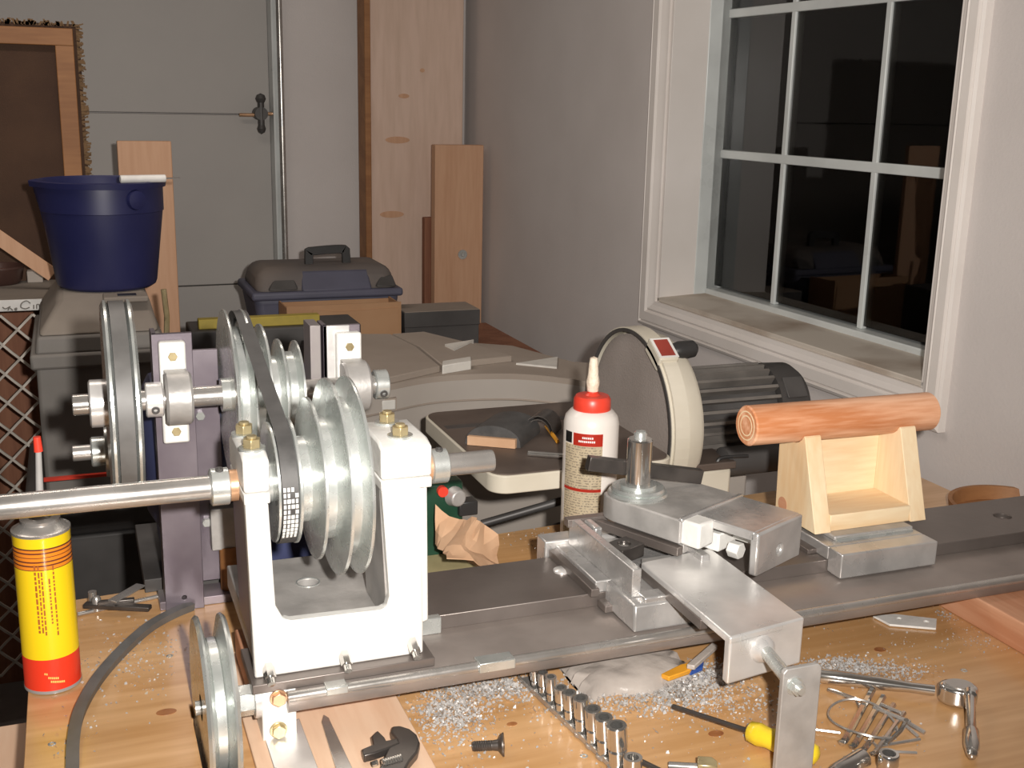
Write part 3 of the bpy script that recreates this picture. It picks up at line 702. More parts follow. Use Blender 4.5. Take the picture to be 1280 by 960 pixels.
# ================================================================== TAILSTOCK BLOCK, WOODEN STAND, DOWEL
tk = thing('tailstock_base', (.98, 1.22, .0606), 'grey aluminium tailstock base block hooked over the bed rail', 'tailstock')
bm = B(); box(bm, .910, 1.066, 1.146, 1.1755, .0606, .095); obj('front_flange', bm, M['alu2'], tk, bevel=.002)
obj('saddle_plate', box(B(), .910, 1.066, 1.1755, 1.31, .0763, .095), M['alu2'], tk, bevel=.002)
obj('step_plate', box(B(), .930, 1.060, 1.190, 1.29, .095, .1015), M['castg'], tk, bevel=.002)
obj('weld_bead', lathe(B(), (.932, 1.190, .0955), (1, 0, 0), [(0, .003), (.01, .0045), (.06, .004), (.11, .0047), (.126, .003)], 10), M['zinc'], tk)
obj('side_tab', box(B(), .896, .911, 1.20, 1.25, .0763, .083), M['bed'], tk, bevel=.001)
st = thing('wooden_stand', (.99, 1.24, .1015), 'white pine cradle stand with two slanted side boards on the tailstock base', 'wooden stand')
DY, DZ, DR = 1.272, .2405, .0275
def side_board(x0, x1):
    prf = [(1.204, .1015), (1.300, .1015), (1.303, .205), (1.299, .2285)]
    for k in range(9):                      # saddle cut for the dowel
        an = math.radians(-25-k*16); prf.append((DY+(DR+.0004)*math.cos(an), DZ+(DR+.0004)*math.sin(an)))
    prf += [(1.2445, .226)]
    return obj('side_board', prism(B(), [(x0, y, z) for y, z in prf], (x1-x0, 0, 0)), M['stand'], st, bevel=.001)
side_board(.9085, .9345); side_board(1.067, 1.0935)
obj('bottom_board', box(B(), .9345, 1.067, 1.208, 1.287, .1015, .1245), M['standx'], st, bevel=.001)
obj('back_board', box(B(), .9345, 1.067, 1.287, 1.301, .1015, .212), M['standx'], st, bevel=.001)
kq = Px(978, 630, .9085); obj('knot', lathe(B(), (.9083, kq.y, kq.z), (1, 0, 0), [(0, 0), (0, .0105), (.002, .0105)], 20), M['fir'], st)
tag(obj('dowel', lathe(B(), (.832, DY, DZ+.0015), (1, 0, -.010), [(0, .0255), (.002, DR), (.303, DR), (.305, .0255)], 44), M['dowel'], bevel=0), 'thick round fir dowel lying on the pine cradle stand', 'dowel')
for r_ in (.0135, .0195): obj('end_grain_ring', ring(B(), (.8318, DY, DZ+.0015), (1, 0, 0), r_-.0009, r_+.0009, .0008, 32), M['stand'], bpy.data.objects['dowel'])

# ================================================================== ROUND WOODEN TRAY
p = Pz(1215, 607, .034)
ty = p.y-.098; tx = p.x-.005
tr = thing('round_tray', (tx, ty, 0), 'shallow round wooden tray behind the bed by the window wall', 'tray')
tr_ = B(); lathe(tr_, (tx, ty, 0), (0, 0, 1), [(0, 0), (0, .094), (.034, .1), (.034, .093), (.012, .088), (.012, 0)], 56, False)
obj('tray_body', tr_, M['frame'], tr)
# ================================================================== YELLOW CAN
cn = thing('spray_can', (-.054, 1.302, 0), 'tall yellow can with a red base band and thin spout at the bench corner', 'can')
cx, cy = -.0545, 1.302; cr_ = .0312
hz = Py(57, 659, 1.302).z
Yw, Rd, Or, Dk = (.86, .60, .012), (.75, .045, .018), (.80, .24, .02), (.14, .04, .02)
bands = [(0, (.3, .28, .27)), (.004, Rd), (.042, Yw)]
z = hz-.040
for k in range(6): bands += [(z, Dk), (z+.0016, Or if k < 5 else Yw)]; z += .0048
M['can'] = banded('can_print', bands+[(z, Yw)], .25, .5)
obj('can_body', lathe(B(), (cx, cy, 0), (0, 0, 1), [(0, cr_-.003), (.001, cr_), (.004, cr_), (.005, cr_-.0006), (hz-.004, cr_-.0006), (hz-.002, cr_)], 48), M['can'], cn)
obj('can_shoulder', lathe(B(), (cx, cy, hz-.002), (0, 0, 1), [(0, cr_), (.003, cr_), (.004, cr_-.003), (.010, cr_-.011), (.011, cr_-.010), (.014, cr_-.010), (.015, .012), (.020, .008), (.030, .006)], 40), M['steel'], cn)
s0 = Py(52, 612, cy); s1 = Py(48, 562, cy); s2 = Py(46, 546, cy)
obj('spout', cyl(B(), (cx+.001, cy, hz+.022), (s1.x, cy, s1.z), .0045, .0032, 16), plain('grey_spout_plastic', (.36, .35, .34), .5), cn)
obj('spout_cap', cyl(B(), (s1.x, cy, s1.z-.002), (s1.x-.0005, cy, s2.z), .0048, .004, 16), M['red'], cn)
tx_ = B()                                    # columns of small print running up the can
def on_can(an, z, r=cr_): return V((cx+r*math.sin(an), cy-r*math.cos(an), z))
for col_, (an, z0, z1) in enumerate(((-.28, .075, .155), (-.16, .075, .150), (-.06, .072, .148), (.18, .085, .135), (.34, .07, .15))):
    z = z0
    while z < z1:
        l = random.uniform(.002, .007); z = min(z+l+.0016, z1+.01)
        P_ = on_can(an, z-l/2-.0008, cr_-.0004); tg_ = V((math.cos(an), math.sin(an), 0)); nn = V((math.sin(an), -math.cos(an), 0))
        obox(tx_, P_, tg_*(.0009 if col_ != 0 else .0011), UP*(l/2), nn*.0001)
obj('small_print', tx_, plain('red_brown_ink', (.42, .12, .02), .5), cn)
tx_ = B()
for k, (wd_, an) in enumerate(((.004, -.22), (.011, -.10), (.016, -.02))):
    z = .026-k*.005
    for i in range(int(wd_/.0018)):
        an2 = an+i*.062; nn = V((math.sin(an2), -math.cos(an2), 0)); obox(tx_, on_can(an2, z-.0004*i, cr_-.0004), V((math.cos(an2), math.sin(an2), 0))*.0007, UP*.0012, nn*.0001)
obj('base_print', tx_, plain('yellow_ink', (.85, .6, .15), .5), cn)
# ================================================================== GLUE BOTTLE
gx_, gy_ = Py(738, 560, 1.46).x, 1.46
gb_ = thing('glue_bottle', (gx_, gy_, 0), 'milky glue bottle with red cap and crusted nozzle behind the tool post', 'bottle')
zs_ = Py(738, 512, gy_).z; zc1 = Py(738, 487, gy_).z; zn = Py(742, 447, gy_).z
obj('bottle_body', lathe(B(), (gx_, gy_, 0), (0, 0, 1), [(0, .034), (.003, .0395), (.01, .0405), (zs_-.018, .0405), (zs_-.008, .038), (zs_, .031), (zs_+.002, .026), (zs_+.006, .024)], 48), M['bottle'], gb_)
cpz = zs_-.001
obj('cap', lathe(B(), (gx_, gy_, cpz), (0, 0, 1), [(0, .0265), (.002, .0275), (.018, .0270), (.0225, .024), (.0235, .012), (.027, .008), (.033, .0075)], 40), M['red'], gb_)
obj('nozzle', lathe(B(), (gx_, gy_, cpz+.027), (0, 0, 1), [(0, .007), (.003, .0085), (.016, .0098), (.026, .0078), (.042, .0068), (.051, .0055), (.0535, 0)], 20), plain('dried_glue', (.80, .70, .58), .5, c2=(.7, .58, .45), scale=90, bump=.8, bscale=200), gb_)
lb = B(); n_ = 22; an0, an1 = math.radians(-122), math.radians(-55)
lz0, lz1 = .035, Py(720, 535, gy_).z
Rr = .0412
ds = V((gx_, gy_, 0)).normalized(); base_an = math.atan2(-gy_, -gx_)    # direction to the lens
angs = [base_an-math.radians(60)+math.radians(85)*i/n_ for i in range(n_+1)]
def label(z0, z1, ang, mat, nm, r=Rr):
    bm = B(); lo_ = [bm.verts.new((gx_+r*math.cos(t), gy_+r*math.sin(t), z0)) for t in ang]; hi_ = [bm.verts.new((gx_+r*math.cos(t), gy_+r*math.sin(t), z1)) for t in ang]
    for i in range(len(ang)-1): bm.faces.new((lo_[i], lo_[i+1], hi_[i+1], hi_[i]))
    bmesh.ops.solidify(bm, geom=bm.faces[:], thickness=-.0004)
    return obj(nm, bm, mat, gb_)
def fine_print(name, base, ink, rows=260., words=90.):
    m, nt, b = nodes(name); tc = N(nt, 'ShaderNodeTexCoord'); sx = N(nt, 'ShaderNodeSeparateXYZ'); nt.links.new(tc.outputs['Object'], sx.inputs[0])
    mz = N(nt, 'ShaderNodeMath', operation='MULTIPLY'); mz.inputs[1].default_value = rows; nt.links.new(sx.outputs['Z'], mz.inputs[0])
    fr_ = N(nt, 'ShaderNodeMath', operation='FRACT'); nt.links.new(mz.outputs[0], fr_.inputs[0])
    gt = N(nt, 'ShaderNodeMath', operation='GREATER_THAN'); gt.inputs[1].default_value = .5; nt.links.new(fr_.outputs[0], gt.inputs[0])
    no = N(nt, 'ShaderNodeTexNoise'); no.inputs['Scale'].default_value = words*4; nt.links.new(tc.outputs['Object'], no.inputs['Vector'])
    g2 = N(nt, 'ShaderNodeMath', operation='GREATER_THAN'); g2.inputs[1].default_value = .50; nt.links.new(no.outputs['Fac'], g2.inputs[0])
    mm = N(nt, 'ShaderNodeMath', operation='MULTIPLY'); nt.links.new(gt.outputs[0], mm.inputs[0]); nt.links.new(g2.outputs[0], mm.inputs[1])
    mx = N(nt, 'ShaderNodeMix', data_type='RGBA'); nt.links.new(mm.outputs[0], mx.inputs[0])
    mx.inputs[6].default_value = (*base, 1); mx.inputs[7].default_value = (*ink, 1); nt.links.new(mx.outputs[2], b.inputs['Base Color'])
    b.inputs['Roughness'].default_value = .45; return m
M['label'] = fine_print('glue_label_print', (.78, .68, .50), (.45, .37, .27))
label(lz0, lz1-.018, angs, M['label'], 'label')
label(lz1-.0185, lz1, angs[6:], M['red'], 'label_band', Rr+.0002)
label(lz1-.0165, lz1, angs[:6], M['black'], 'label_band', Rr+.0002)
label(lz1-.0875, lz1-.083, angs, M['red'], 'label_stripe', Rr+.0003)
bm = B()
for zz_, k0, k1 in ((lz1-.006, 11, 17), (lz1-.0115, 9, 18)):
    for i in range(k0, k1):
        t = (angs[i]+angs[i+1])/2; nn = V((math.cos(t), math.sin(t), 0)); obox(bm, V((gx_, gy_, zz_))+nn*(Rr+.0004), V((-nn.y, nn.x, 0))*.0009, UP*.0014, nn*.0002)
obj('label_lettering', bm, M['print'], gb_)

# ================================================================== DISC SANDER beyond the bench
SA = thing('disc_sander', (.95, 1.75, FZ), 'cream disc sander with finned black motor and flat iron table under the window', 'sander')
dc = Py(790, 524, 1.73); dR = .163
dX, dY, dZ = dc.x, 1.73, dc.z
obj('sanding_disc', lathe(B(), (dX-.004, dY, dZ), (1, 0, 0), [(0, .0), (0, dR-.012), (.008, dR-.012)], 64), M['disc'], SA)
gd = obj('disc_guard', lathe(B(), (dX-.010, dY, dZ), (1, 0, 0), [(0, dR-.006), (0, dR), (.030, dR+.001), (.034, dR-.004), (.034, .12), (.020, .12), (.020, dR-.008), (0, dR-.006)], 72, False), M['cream'], SA)
obj('guard_rim', ring(B(), (dX-.012, dY, dZ), (1, 0, 0), dR-.008, dR-.002, .004, 72), M['dark'], SA)
hs_ = B(); lathe(hs_, (dX+.022, dY, dZ), (1, 0, 0), [(0, dR-.012), (.030, dR-.014), (.040, dR-.022), (.044, .10), (.046, .05)], 64)
obj('housing', hs_, M['cream'], SA)
tab = B(); an = math.radians(58)
oc = V((dX+.006, dY-dR*math.cos(an), dZ+dR*math.sin(an)))
nv = V((0, -math.cos(an), math.sin(an))); tv = V((0, math.sin(an), math.cos(an)))
obox(tab, oc-nv*.004, (.018, 0, 0), tv*.026, nv*.014); pt = obj('guard_tab', tab, M['cream'], SA, bevel=.003)
st_ = B(); obox(st_, oc+nv*.0105, (.013, 0, 0), tv*.019, nv*.0007); obj('warning_sticker', st_, M['redd'], pt)
st_ = B(); obox(st_, oc+nv*.0102, (.018, 0, 0), tv*.023, nv*.0005); obj('sticker_border', st_, M['white'], pt)
# strap running down the front of the guard
stp = B()
secs = [(math.radians(a_)) for a_ in range(-38, 62, 6)]
for i in range(len(secs)-1):
    A, D = secs[i], secs[i+1]
    f = lambda t, r, x: V((x, dY-r*math.cos(t), dZ+r*math.sin(t)))
    quadbox(stp, [f(A, dR-.002, dX-.006), f(A, dR-.002, dX+.020), f(A, dR+.006, dX+.020), f(A, dR+.006, dX-.006), f(D, dR-.002, dX-.006), f(D, dR-.002, dX+.020), f(D, dR+.006, dX+.020), f(D, dR+.006, dX-.006)])
bmesh.ops.remove_doubles(stp, verts=stp.verts, dist=.0002)
obj('guard_strap', stp, M['cream'], SA)
k0 = Py(826, 442, 1.66); k1 = Py(870, 438, 1.66)
kd = V((k1.x-k0.x, .0, k1.z-k0.z+.004)); L_ = kd.length
obj('knob_handle', lathe(B(), (k0.x, 1.66, k0.z), kd, [(0, .006), (.012, .007), (.018, .012), (.035, .0165), (L_-.006, .0145), (L_, .008)], 20), M['black'], SA)
obj('knob_bracket', box(B(), dX+.012, max(k0.x+.008, dX+.03), 1.65, 1.69, k0.z-.03, k0.z+.014), M['dark'], SA, bevel=.003)
# motor with cooling fins
mx0 = dX+.064; mx1 = Py(992, 480, 1.73).x; mz_ = dZ+.004; mR = .074
fx = Py(950, 480, 1.73).x
obj('motor_body', lathe(B(), (mx0-.002, dY, mz_), (1, 0, 0), [(0, .05), (0, mR-.008), (fx-mx0, mR-.008)], 48), M['dark'], SA)
for k in range(26):
    t = 2*math.pi*k/26
    if -2.2 < math.atan2(math.sin(t), math.cos(t)) < -.9: continue
    nn = V((0, math.cos(t), math.sin(t))); tt = V((0, -math.sin(t), math.cos(t))); bm = B()
    obox(bm, V(((mx0+fx)/2+.004, dY, mz_))+nn*(mR-.002), ((fx-mx0)/2-.006, 0, 0), tt*.0028, nn*.0095)
    obj('cooling_fin', bm, M['fin'], SA)
obj('end_bell', lathe(B(), (fx, dY, mz_), (1, 0, 0), [(0, mR-.02), (0, mR+.006), (mx1-fx-.02, mR+.004), (mx1-fx-.006, mR-.006), (mx1-fx, mR-.03), (mx1-fx, 0)], 44), M['dimblack'], SA)
nn = V((0, -math.sin(.9), math.cos(.9)))
npb = B(); obox(npb, V(((fx+mx1)/2-.004, dY, mz_))+nn*(mR+.005), ((mx1-fx)/2-.016, 0, 0), V((0, nn.z, -nn.y))*.02, nn*.0015); obj('name_plate', npb, M['dark'], SA, bevel=.001)
cap_ = Py(920, 577, 1.62)
obj('capacitor_housing', lathe(B(), (dX+.12, 1.625, cap_.z), (1, 0, 0), [(0, .012), (.004, .026), (.12, .026), (.13, .018)], 24), M['dimblack'], SA)
wv = [Py(890, 592, 1.60), Py(896, 578, 1.60), Py(904, 572, 1.60), Py(935, 570, 1.60)]
obj('motor_wire', tube(B(), spline(wv, 5), .003, 6), M['black'], SA)
# cream base and steel pedestal
obj('base_casting', box(B(), dX+.012, dX+.125, 1.595, dY+.12, .012, .063), M['cream'], SA, bevel=.006)
obj('base_cap', box(B(), dX+.008, dX+.130, 1.590, dY+.12, .063, .076), M['iron'], SA, bevel=.002)
obj('pedestal', box(B(), dX+.03, dX+.22, dY-.04, dY+.14, FZ, .0125), M['beige'], SA, bevel=.006)
# work table with rounded corners
tz = .11
c_ = [Pz(558, 514, tz), Pz(718, 503, tz), Pz(712, 594, tz), Pz(621, 596, tz)]
x0, x1, y0, y1 = .568, dX-.016, c_[3].y, c_[0].y
def rrect(x0, x1, y0, y1, r, z, k=6):
    P = []
    for cx_, cy_, a_ in ((x1-r, y1-r, 0), (x0+r, y1-r, 90), (x0+r, y0+r, 180), (x1-r, y0+r, 270)):
        for i in range(k+1): t = math.radians(a_+90*i/k); P.append((cx_+r*math.cos(t), cy_+r*math.sin(t), z))
    return P
obj('table_rim', prism(B(), rrect(x0, x1, y0, y1, .03, tz-.030), (0, 0, .029)), M['cream'], SA, bevel=.002)
tt_ = obj('work_table', prism(B(), rrect(x0+.004, x1-.004, y0+.004, y1-.004, .028, tz-.0012), (0, 0, .0022)), M['iron'], SA)
slx = x0+.62*(x1-x0)
obj('mitre_slot_shade', box(B(), x0+.012, x1-.01, y1-.115, y1-.095, tz+.0004, tz+.0014), M['dark'], tt_)  # dark strip laid on the table as the slot's shade, not cut
obj('table_trunnion', box(B(), x1-.06, dX+.03, dY-.05, dY+.05, tz-.09, tz-.029), M['dark'], SA, bevel=.003)
# folded sandpaper roll and rod lying on the table
sr = thing('sanding_belt_roll', (.70, 1.70, tz), 'folded black sanding belt with brown paper edge on the sander table', 'sanding belt')
ra, rb = Pz(592, 556, tz), Pz(640, 560, tz)
bl = B(); P_ = []
wv = Pz(690, 545, tz)-Pz(640, 558, tz)
hw_ = V((rb.x-ra.x, rb.y-ra.y, 0))
for i in range(10):
    t = math.pi*(.05+.9*i/9); P_.append((math.cos(t), math.sin(t)))
v1 = V((Pz(672, 535, tz)-rb)); v1.z = 0
A_, Bm = [], B()
cv = (ra+rb)/2
outer, inner = [], []
for i in range(15):
    t = math.pi*(1-i/14)
    rr_ = hw_.length/2+.012
    outer.append(cv+hw_.normalized()*rr_*math.cos(t)*1.05+UP*(.001+.034*math.sin(t)**.8))
    inner.append(cv+hw_.normalized()*(rr_-.006)*math.cos(t)*1.05+UP*(.002+.036*math.sin(t)))
prism(Bm, outer, v1.normalized()*.10); obj('belt_loop', Bm, M['rubber'], sr, sm=30)
bm = B(); obox(bm, cv-v1.normalized()*.004+UP*.009, hw_*.62, v1.normalized()*.004, UP*.0075); obj('paper_edge', bm, M['paper'], sr)
bm = B(); c2_ = cv+v1*.62+hw_*.75
for j in range(2):
    P1 = []
    for i in range(11):
        t = math.pi*(1-i/10); P1.append(c2_+hw_.normalized()*(.022+.004*j)*math.cos(t)+UP*(.002+(.026+.006*j)*math.sin(t)))
    P2 = [q_+UP*.0018 for q_ in P1]
    prism(bm, P1+list(reversed(P2)), v1.normalized()*.05)
obj('belt_fold', bm, M['tool'], sr, sm=30)
ra, rb = Pz(660, 567, tz+.005), Pz(712, 574, tz+.005)
tag(obj('steel_rod', cyl(B(), (ra.x, ra.y, tz+.0055), (rb.x+.03, rb.y-.004, tz+.0055), .0045, n=14), M['chrome']), 'bright steel rod lying on the sander table', 'rod')
ra, rb = Pz(683, 532, tz+.006), Pz(697, 551, tz+.006)
tag(obj('pencil', cyl(B(), (ra.x, ra.y, tz+.0048), (rb.x, rb.y, tz+.0048), .0036, n=6), M['orange']), 'short orange pencil beside the sanding belt on the sander table', 'pencil')
# dark braces under the table, in front of the beige machine
br = SA
for (a_, b_, r_, d_) in (((602, 655), (850, 583), .007, 1.92), ((648, 673), (850, 608), .005, 1.86)):
    obj('brace', cyl(B(), Pd(*a_, d_), Pd(*b_, d_), r_, n=12), M['dark'], br)
hb_ = Pd(655, 671, 1.86); hb2 = Pd(664, 668, 1.86); obj('brace_hook', cyl(B(), hb_, hb2, .009, n=12), M['steel'], br)


# ================================================================== BEIGE MACHINE
BMZ = .115
bmc = thing('beige_machine', (.85, 2.35, FZ), 'large dusty beige machine housing with curved front behind the sander table', 'machine')
fr_pts = [Pz(px, py, BMZ) for px, py in ((380, 505), (440, 490), (485, 481), (550, 470), (640, 467), (716, 474), (760, 483))]
bk_pts = [Pz(px, py, BMZ) for px, py in ((760, 455), (715, 452), (640, 432), (530, 424), (440, 424), (380, 432))]
for q_ in fr_pts+bk_pts: q_.z = FZ
fr_in = spline(fr_pts, 5)
obj('body', prism(B(), fr_in+bk_pts, (0, 0, BMZ-.012-FZ)), M['beige'], bmc, sm=30)
tpp = [V((q_.x, q_.y, BMZ-.012)) for q_ in fr_in+bk_pts]
obj('dusty_top', prism(B(), tpp, (0, 0, .012)), M['dusty'], bmc, sm=30)
def zp(pts, z): return [Pz(px, py, z) for px, py in pts]
lid = [V((q_.x, q_.y, BMZ-.001)) for q_ in zp([(380, 505), (440, 492), (485, 480), (550, 465), (520, 440), (488, 424), (440, 424), (380, 430)], BMZ)]
obj('lid', prism(B(), lid, (0, 0, .014)), M['dusty'], bmc, bevel=.002)
lid = [V((q_.x, q_.y, BMZ-.001)) for q_ in zp([(553, 464), (588, 458), (640, 452), (590, 436), (530, 421), (490, 424), (524, 440)], BMZ)]
obj('lid', prism(B(), lid, (0, 0, .014)), M['dusty'], bmc, bevel=.002)
fl2 = [V((q_.x, q_.y-.004, BMZ-.026)) for q_ in zp([(552, 467), (588, 461), (588, 455), (552, 461)], BMZ)]
obj('front_tab', prism(B(), fl2, (0, 0, .044)), M['pale'], bmc, bevel=.002)
for tri in ([(556, 440), (592, 434), (568, 446)], [(645, 456), (697, 448), (696, 461)]):
    obj('clean_spot_rib', prism(B(), [V((q_.x, q_.y, BMZ)) for q_ in zp(tri, BMZ)], (0, 0, .004 if tri[0][0] > 600 else .018)), M['pale'], bmc)
# latch and seam on the curved front
sm_ = B(); off = V((0, -.0015, 0))
tube(sm_, [V((q_.x, q_.y-.001, BMZ-.055)) for q_ in fr_in[6:]], .0022, 6); obj('seam', sm_, M['dusty'], bmc)
lq = [q_ for q_ in fr_in]; li = min(range(len(lq)), key=lambda i: abs(lq[i].x-Pz(495, 485, BMZ).x)); lp_ = lq[li]
obj('latch', box(B(), lp_.x-.014, lp_.x+.014, lp_.y-.006, lp_.y+.01, BMZ-.05, BMZ-.030), M['pale'], bmc, bevel=.002)
obj('latch_frame', box(B(), lp_.x-.017, lp_.x+.017, lp_.y-.003, lp_.y+.01, BMZ-.053, BMZ-.027), M['dusty'], bmc)
# green charger with red button behind the headstock
g0 = Pd(552, 620, 1.70)
gr_ = thing('green_case', (g0.x, g0.y, 0), 'dark green enamel tool case with red button behind the headstock', 'case')
obj('case_body', box(B(), g0.x-.06, g0.x+.028, g0.y-.02, g0.y+.04, 0.0, g0.z+.028), M['green'], gr_, bevel=.006)
r0 = Py(552, 613, g0.y-.02); obj('red_button', cyl(B(), (r0.x, g0.y-.018, r0.z), (r0.x, g0.y-.028, r0.z), .008, n=16), M['red'], gr_)
r0 = Py(567, 620, g0.y-.02); obj('grey_knob', cyl(B(), (r0.x, g0.y-.018, r0.z), (r0.x+.004, g0.y-.035, r0.z), .016, .012, n=18), M['castg'], gr_, bevel=.002)
obj('black_clip', box(B(), r0.x+.006, r0.x+.035, g0.y-.03, g0.y-.005, r0.z-.03, r0.z-.008), M['black'], gr_, bevel=.002)

# ================================================================== BACK STORAGE: table, blue case, boards
tb_ = thing('storage_table', (.75, 3.45, FZ), 'dark storage table by the garage door under the blue tool case', 'table')
TZ = -.075
obj('table_top', box(B(), .30, 1.30, 3.0, 3.62, TZ-.03, TZ), M['redwood'], tb_, bevel=.002)
for x in (.34, 1.26):
    for y in (3.04, 3.58): obj('leg', box(B(), x-.03, x+.03, y-.03, y+.03, FZ, TZ-.03), M['redwood'], tb_)
cY = 3.20
def px_x(px, py, y): return Py(px, py, y).x
L0, L1 = px_x(317, 360, cY), px_x(501, 360, cY)
zt1 = Py(410, 330, cY+.08).z; zm = Py(410, 368, cY).z; zb1 = TZ
tc_ = thing('tool_case', ((L0+L1)/2, cY+.13, TZ), 'dusty blue plastic tool case with black carry handle on the storage table', 'case')
bm = B(); quadbox(bm, [(L0+.03, cY+.03, zb1), (L1-.03, cY+.03, zb1), (L1-.03, cY+.24, zb1), (L0+.03, cY+.24, zb1), (L0, cY, zm), (L1, cY, zm), (L1, cY+.28, zm), (L0, cY+.28, zm)])
obj('case_bottom', bm, M['casebl'], tc_, bevel=.022, seg=4)
obj('case_rim', box(B(), L0-.006, L1+.006, cY-.008, cY+.288, zm-.012, zm+.012), M['casebl'], tc_, bevel=.008, seg=3)
bm = B(); quadbox(bm, [(L0+.002, cY, zm), (L1-.002, cY, zm), (L1-.002, cY+.28, zm), (L0+.002, cY+.28, zm), (L0+.022, cY+.040, zt1), (L1-.022, cY+.040, zt1), (L1-.022, cY+.235, zt1), (L0+.022, cY+.235, zt1)])
obj('case_lid', bm, M['casetop'], tc_, bevel=.03, seg=4)
bm = B(); w1, w2 = L0+.135, L1-.085
quadbox(bm, [(w1, cY-.004, zm+.01), (w2, cY-.004, zm+.01), (w2, cY+.1, zm+.01), (w1, cY+.1, zm+.01), (w1+.004, cY+.036, zt1-.012), (w2-.004, cY+.036, zt1-.012), (w2-.004, cY+.1, zt1-.012), (w1+.004, cY+.1, zt1-.012)])
obj('lid_front', bm, M['casebl'], tc_, bevel=.006)
for xa, xb in ((L0+.04, L0+.125), (L1-.075, L1-.012)):
    bm = B(); quadbox(bm, [(xa, cY-.003, zm+.016), (xb, cY-.003, zm+.016), (xb, cY+.06, zm+.016), (xa, cY+.06, zm+.016), (xa+.02, cY+.026, zt1-.03), (xb-.006, cY+.026, zt1-.03), (xb-.006, cY+.06, zt1-.03), (xa+.02, cY+.06, zt1-.03)])
    obj('latch_recess', bm, M['dimblack'], tc_, bevel=.005)
h0, h1, h2 = Py(386, 331, cY+.10), Py(386, 314, cY+.10), Py(431, 311, cY+.10)
hp_ = [h0-UP*.02, h1-UP*.006, h1+V((.008, 0, .0)), h2-V((.008, 0, 0)), h2+V((.002, 0, -.012)), V((h2.x+.004, h2.y, h0.z-.02))]
obj('handle', sweep(B(), spline(hp_, 4), [(-.012, -.008), (.012, -.008), (.012, .008), (-.012, .008)], (0, 1, 0)), M['black'], tc_, bevel=.002)
cbY = 3.05
q0, q1 = Py(358, 383, cbY), Py(501, 377, cbY); zcb = Py(430, 440, cbY).z
cbx = thing('cardboard_box', ((q0.x+q1.x)/2, cbY, TZ), 'brown cardboard box with torn flap in front of the blue tool case', 'box')
obj('box_front', box(B(), q0.x, q1.x, cbY-.004, cbY, TZ, q0.z), M['card'], cbx)
obj('box_side', box(B(), q0.x, q0.x+.004, cbY, cbY+.12, TZ, q0.z-.005), M['card'], cbx)
obj('box_side', box(B(), q1.x-.004, q1.x, cbY, cbY+.12, TZ, q0.z-.005), M['card'], cbx)
obj('box_back', box(B(), q0.x, q1.x, cbY+.12, cbY+.124, TZ, q0.z-.01), M['card'], cbx)
bm = B(); prism(bm, [(q0.x+.03, cbY-.014, TZ), (q0.x+.07, cbY-.01, q0.z-.012), (q0.x+.14, cbY-.008, q0.z-.02), (q1.x-.01, cbY-.007, q0.z-.015), (q1.x, cbY-.008, TZ)], (0, .003, 0)); obj('torn_flap', bm, M['card'], cbx)
kY = 3.16
q0, q1 = Py(506, 391, kY), Py(599, 390, kY); zt2 = q0.z
kbx = thing('black_box', ((q0.x+q1.x)/2, kY+.05, TZ), 'low black box with faint white print beside the cardboard box', 'box')
obj('box_body', box(B(), q0.x, q1.x, kY, kY+.13, TZ, zt2-.02), M['dimblack'], kbx, bevel=.002)
obj('box_lid', box(B(), q0.x-.002, q1.x+.002, kY-.003, kY+.133, zt2-.045, zt2), M['dimblack'], kbx, bevel=.002)
obj('lid_dust', box(B(), q0.x, q1.x, kY, kY+.13, zt2-.001, zt2+.0015), M['dusty'], kbx)
bm = B()
for i in range(7): xq = q0.x+.05+i*.011; obox(bm, (xq, kY-.0008, TZ+.035), (.0035, 0, 0), (0, .0006, 0), (0, 0, random.uniform(.003, .007)))
obj('print_marks', bm, M['dusty'], kbx)
lvY = 2.80
q0, q1 = Py(248, 400, lvY), Py(400, 408, lvY)
bm = B(); box(bm, q0.x, q1.x, lvY, lvY+.03, q0.z-.024, q0.z)
tag(obj('yellow_rail', bm, M['yel2'], bevel=.002, base=(q0.x, lvY, q0.z-.024)), 'dull yellow rail lying behind the stepped pulleys', 'rail')
bm = B(); box(bm, q0.x-.02, q1.x+.1, lvY-.02, lvY+.12, q0.z-.30, q0.z-.0245)
tag(obj('dark_crate', bm, M['dimblack'], bevel=.004), 'dark crate carrying the yellow rail', 'crate')
bm = B(); box(bm, q0.x, q1.x, lvY, lvY+.08, FZ, q0.z-.301)
tag(obj('crate_stand', bm, M['redwood'], bevel=.004), 'dark wooden stand under the crate with the yellow rail', 'stand')
# tall pale board and companions against the back wall
bY = DB-.06
def rboard(px0, px1, pyt, rdist, thick, mat, name, label, cat='board', topfrom=None):
    a_, b_ = room(Pback(px0, pyt, rdist)), room(Pback(px1, pyt, rdist))
    zt_ = min(a_[2], CZ-.02) if topfrom is None else topfrom
    return tag(obj(name, rbox(B(), a_[0], b_[0], rdist, rdist+thick, FZ, zt_), mat, bevel=.003), label, cat)
rboard(463, 578, 200, DB-.10, .05, M['plank'], 'tall_plank', 'wide pale plank with dark knots standing against the back wall', 'board', CZ-.03)
rboard(457, 464.5, 200, DB-.13, .09, M['frame'], 'thin_board', 'thin board on edge beside the wide pale plank', 'board', CZ-.04)
rboard(544, 605, 181, DB-.26, .04, M['lumber'], 'lumber_board', 'tan lumber board with a washer standing before the pale plank', 'board')
rboard(531, 545, 272, DB-.19, .03, M['redwood'], 'red_strip', 'dark red wood strip between pale plank and tan board', 'board')
wq = Pback(578, 318, DB-.262)
tag(obj('washer', lathe(B(), wq, -rY, [(0, .017), (.003, .017), (.003, .008), (.006, .006), (.006, 0)], 20), M['zinc'], base=wq), 'zinc washer screwed to the tan lumber board', 'washer')
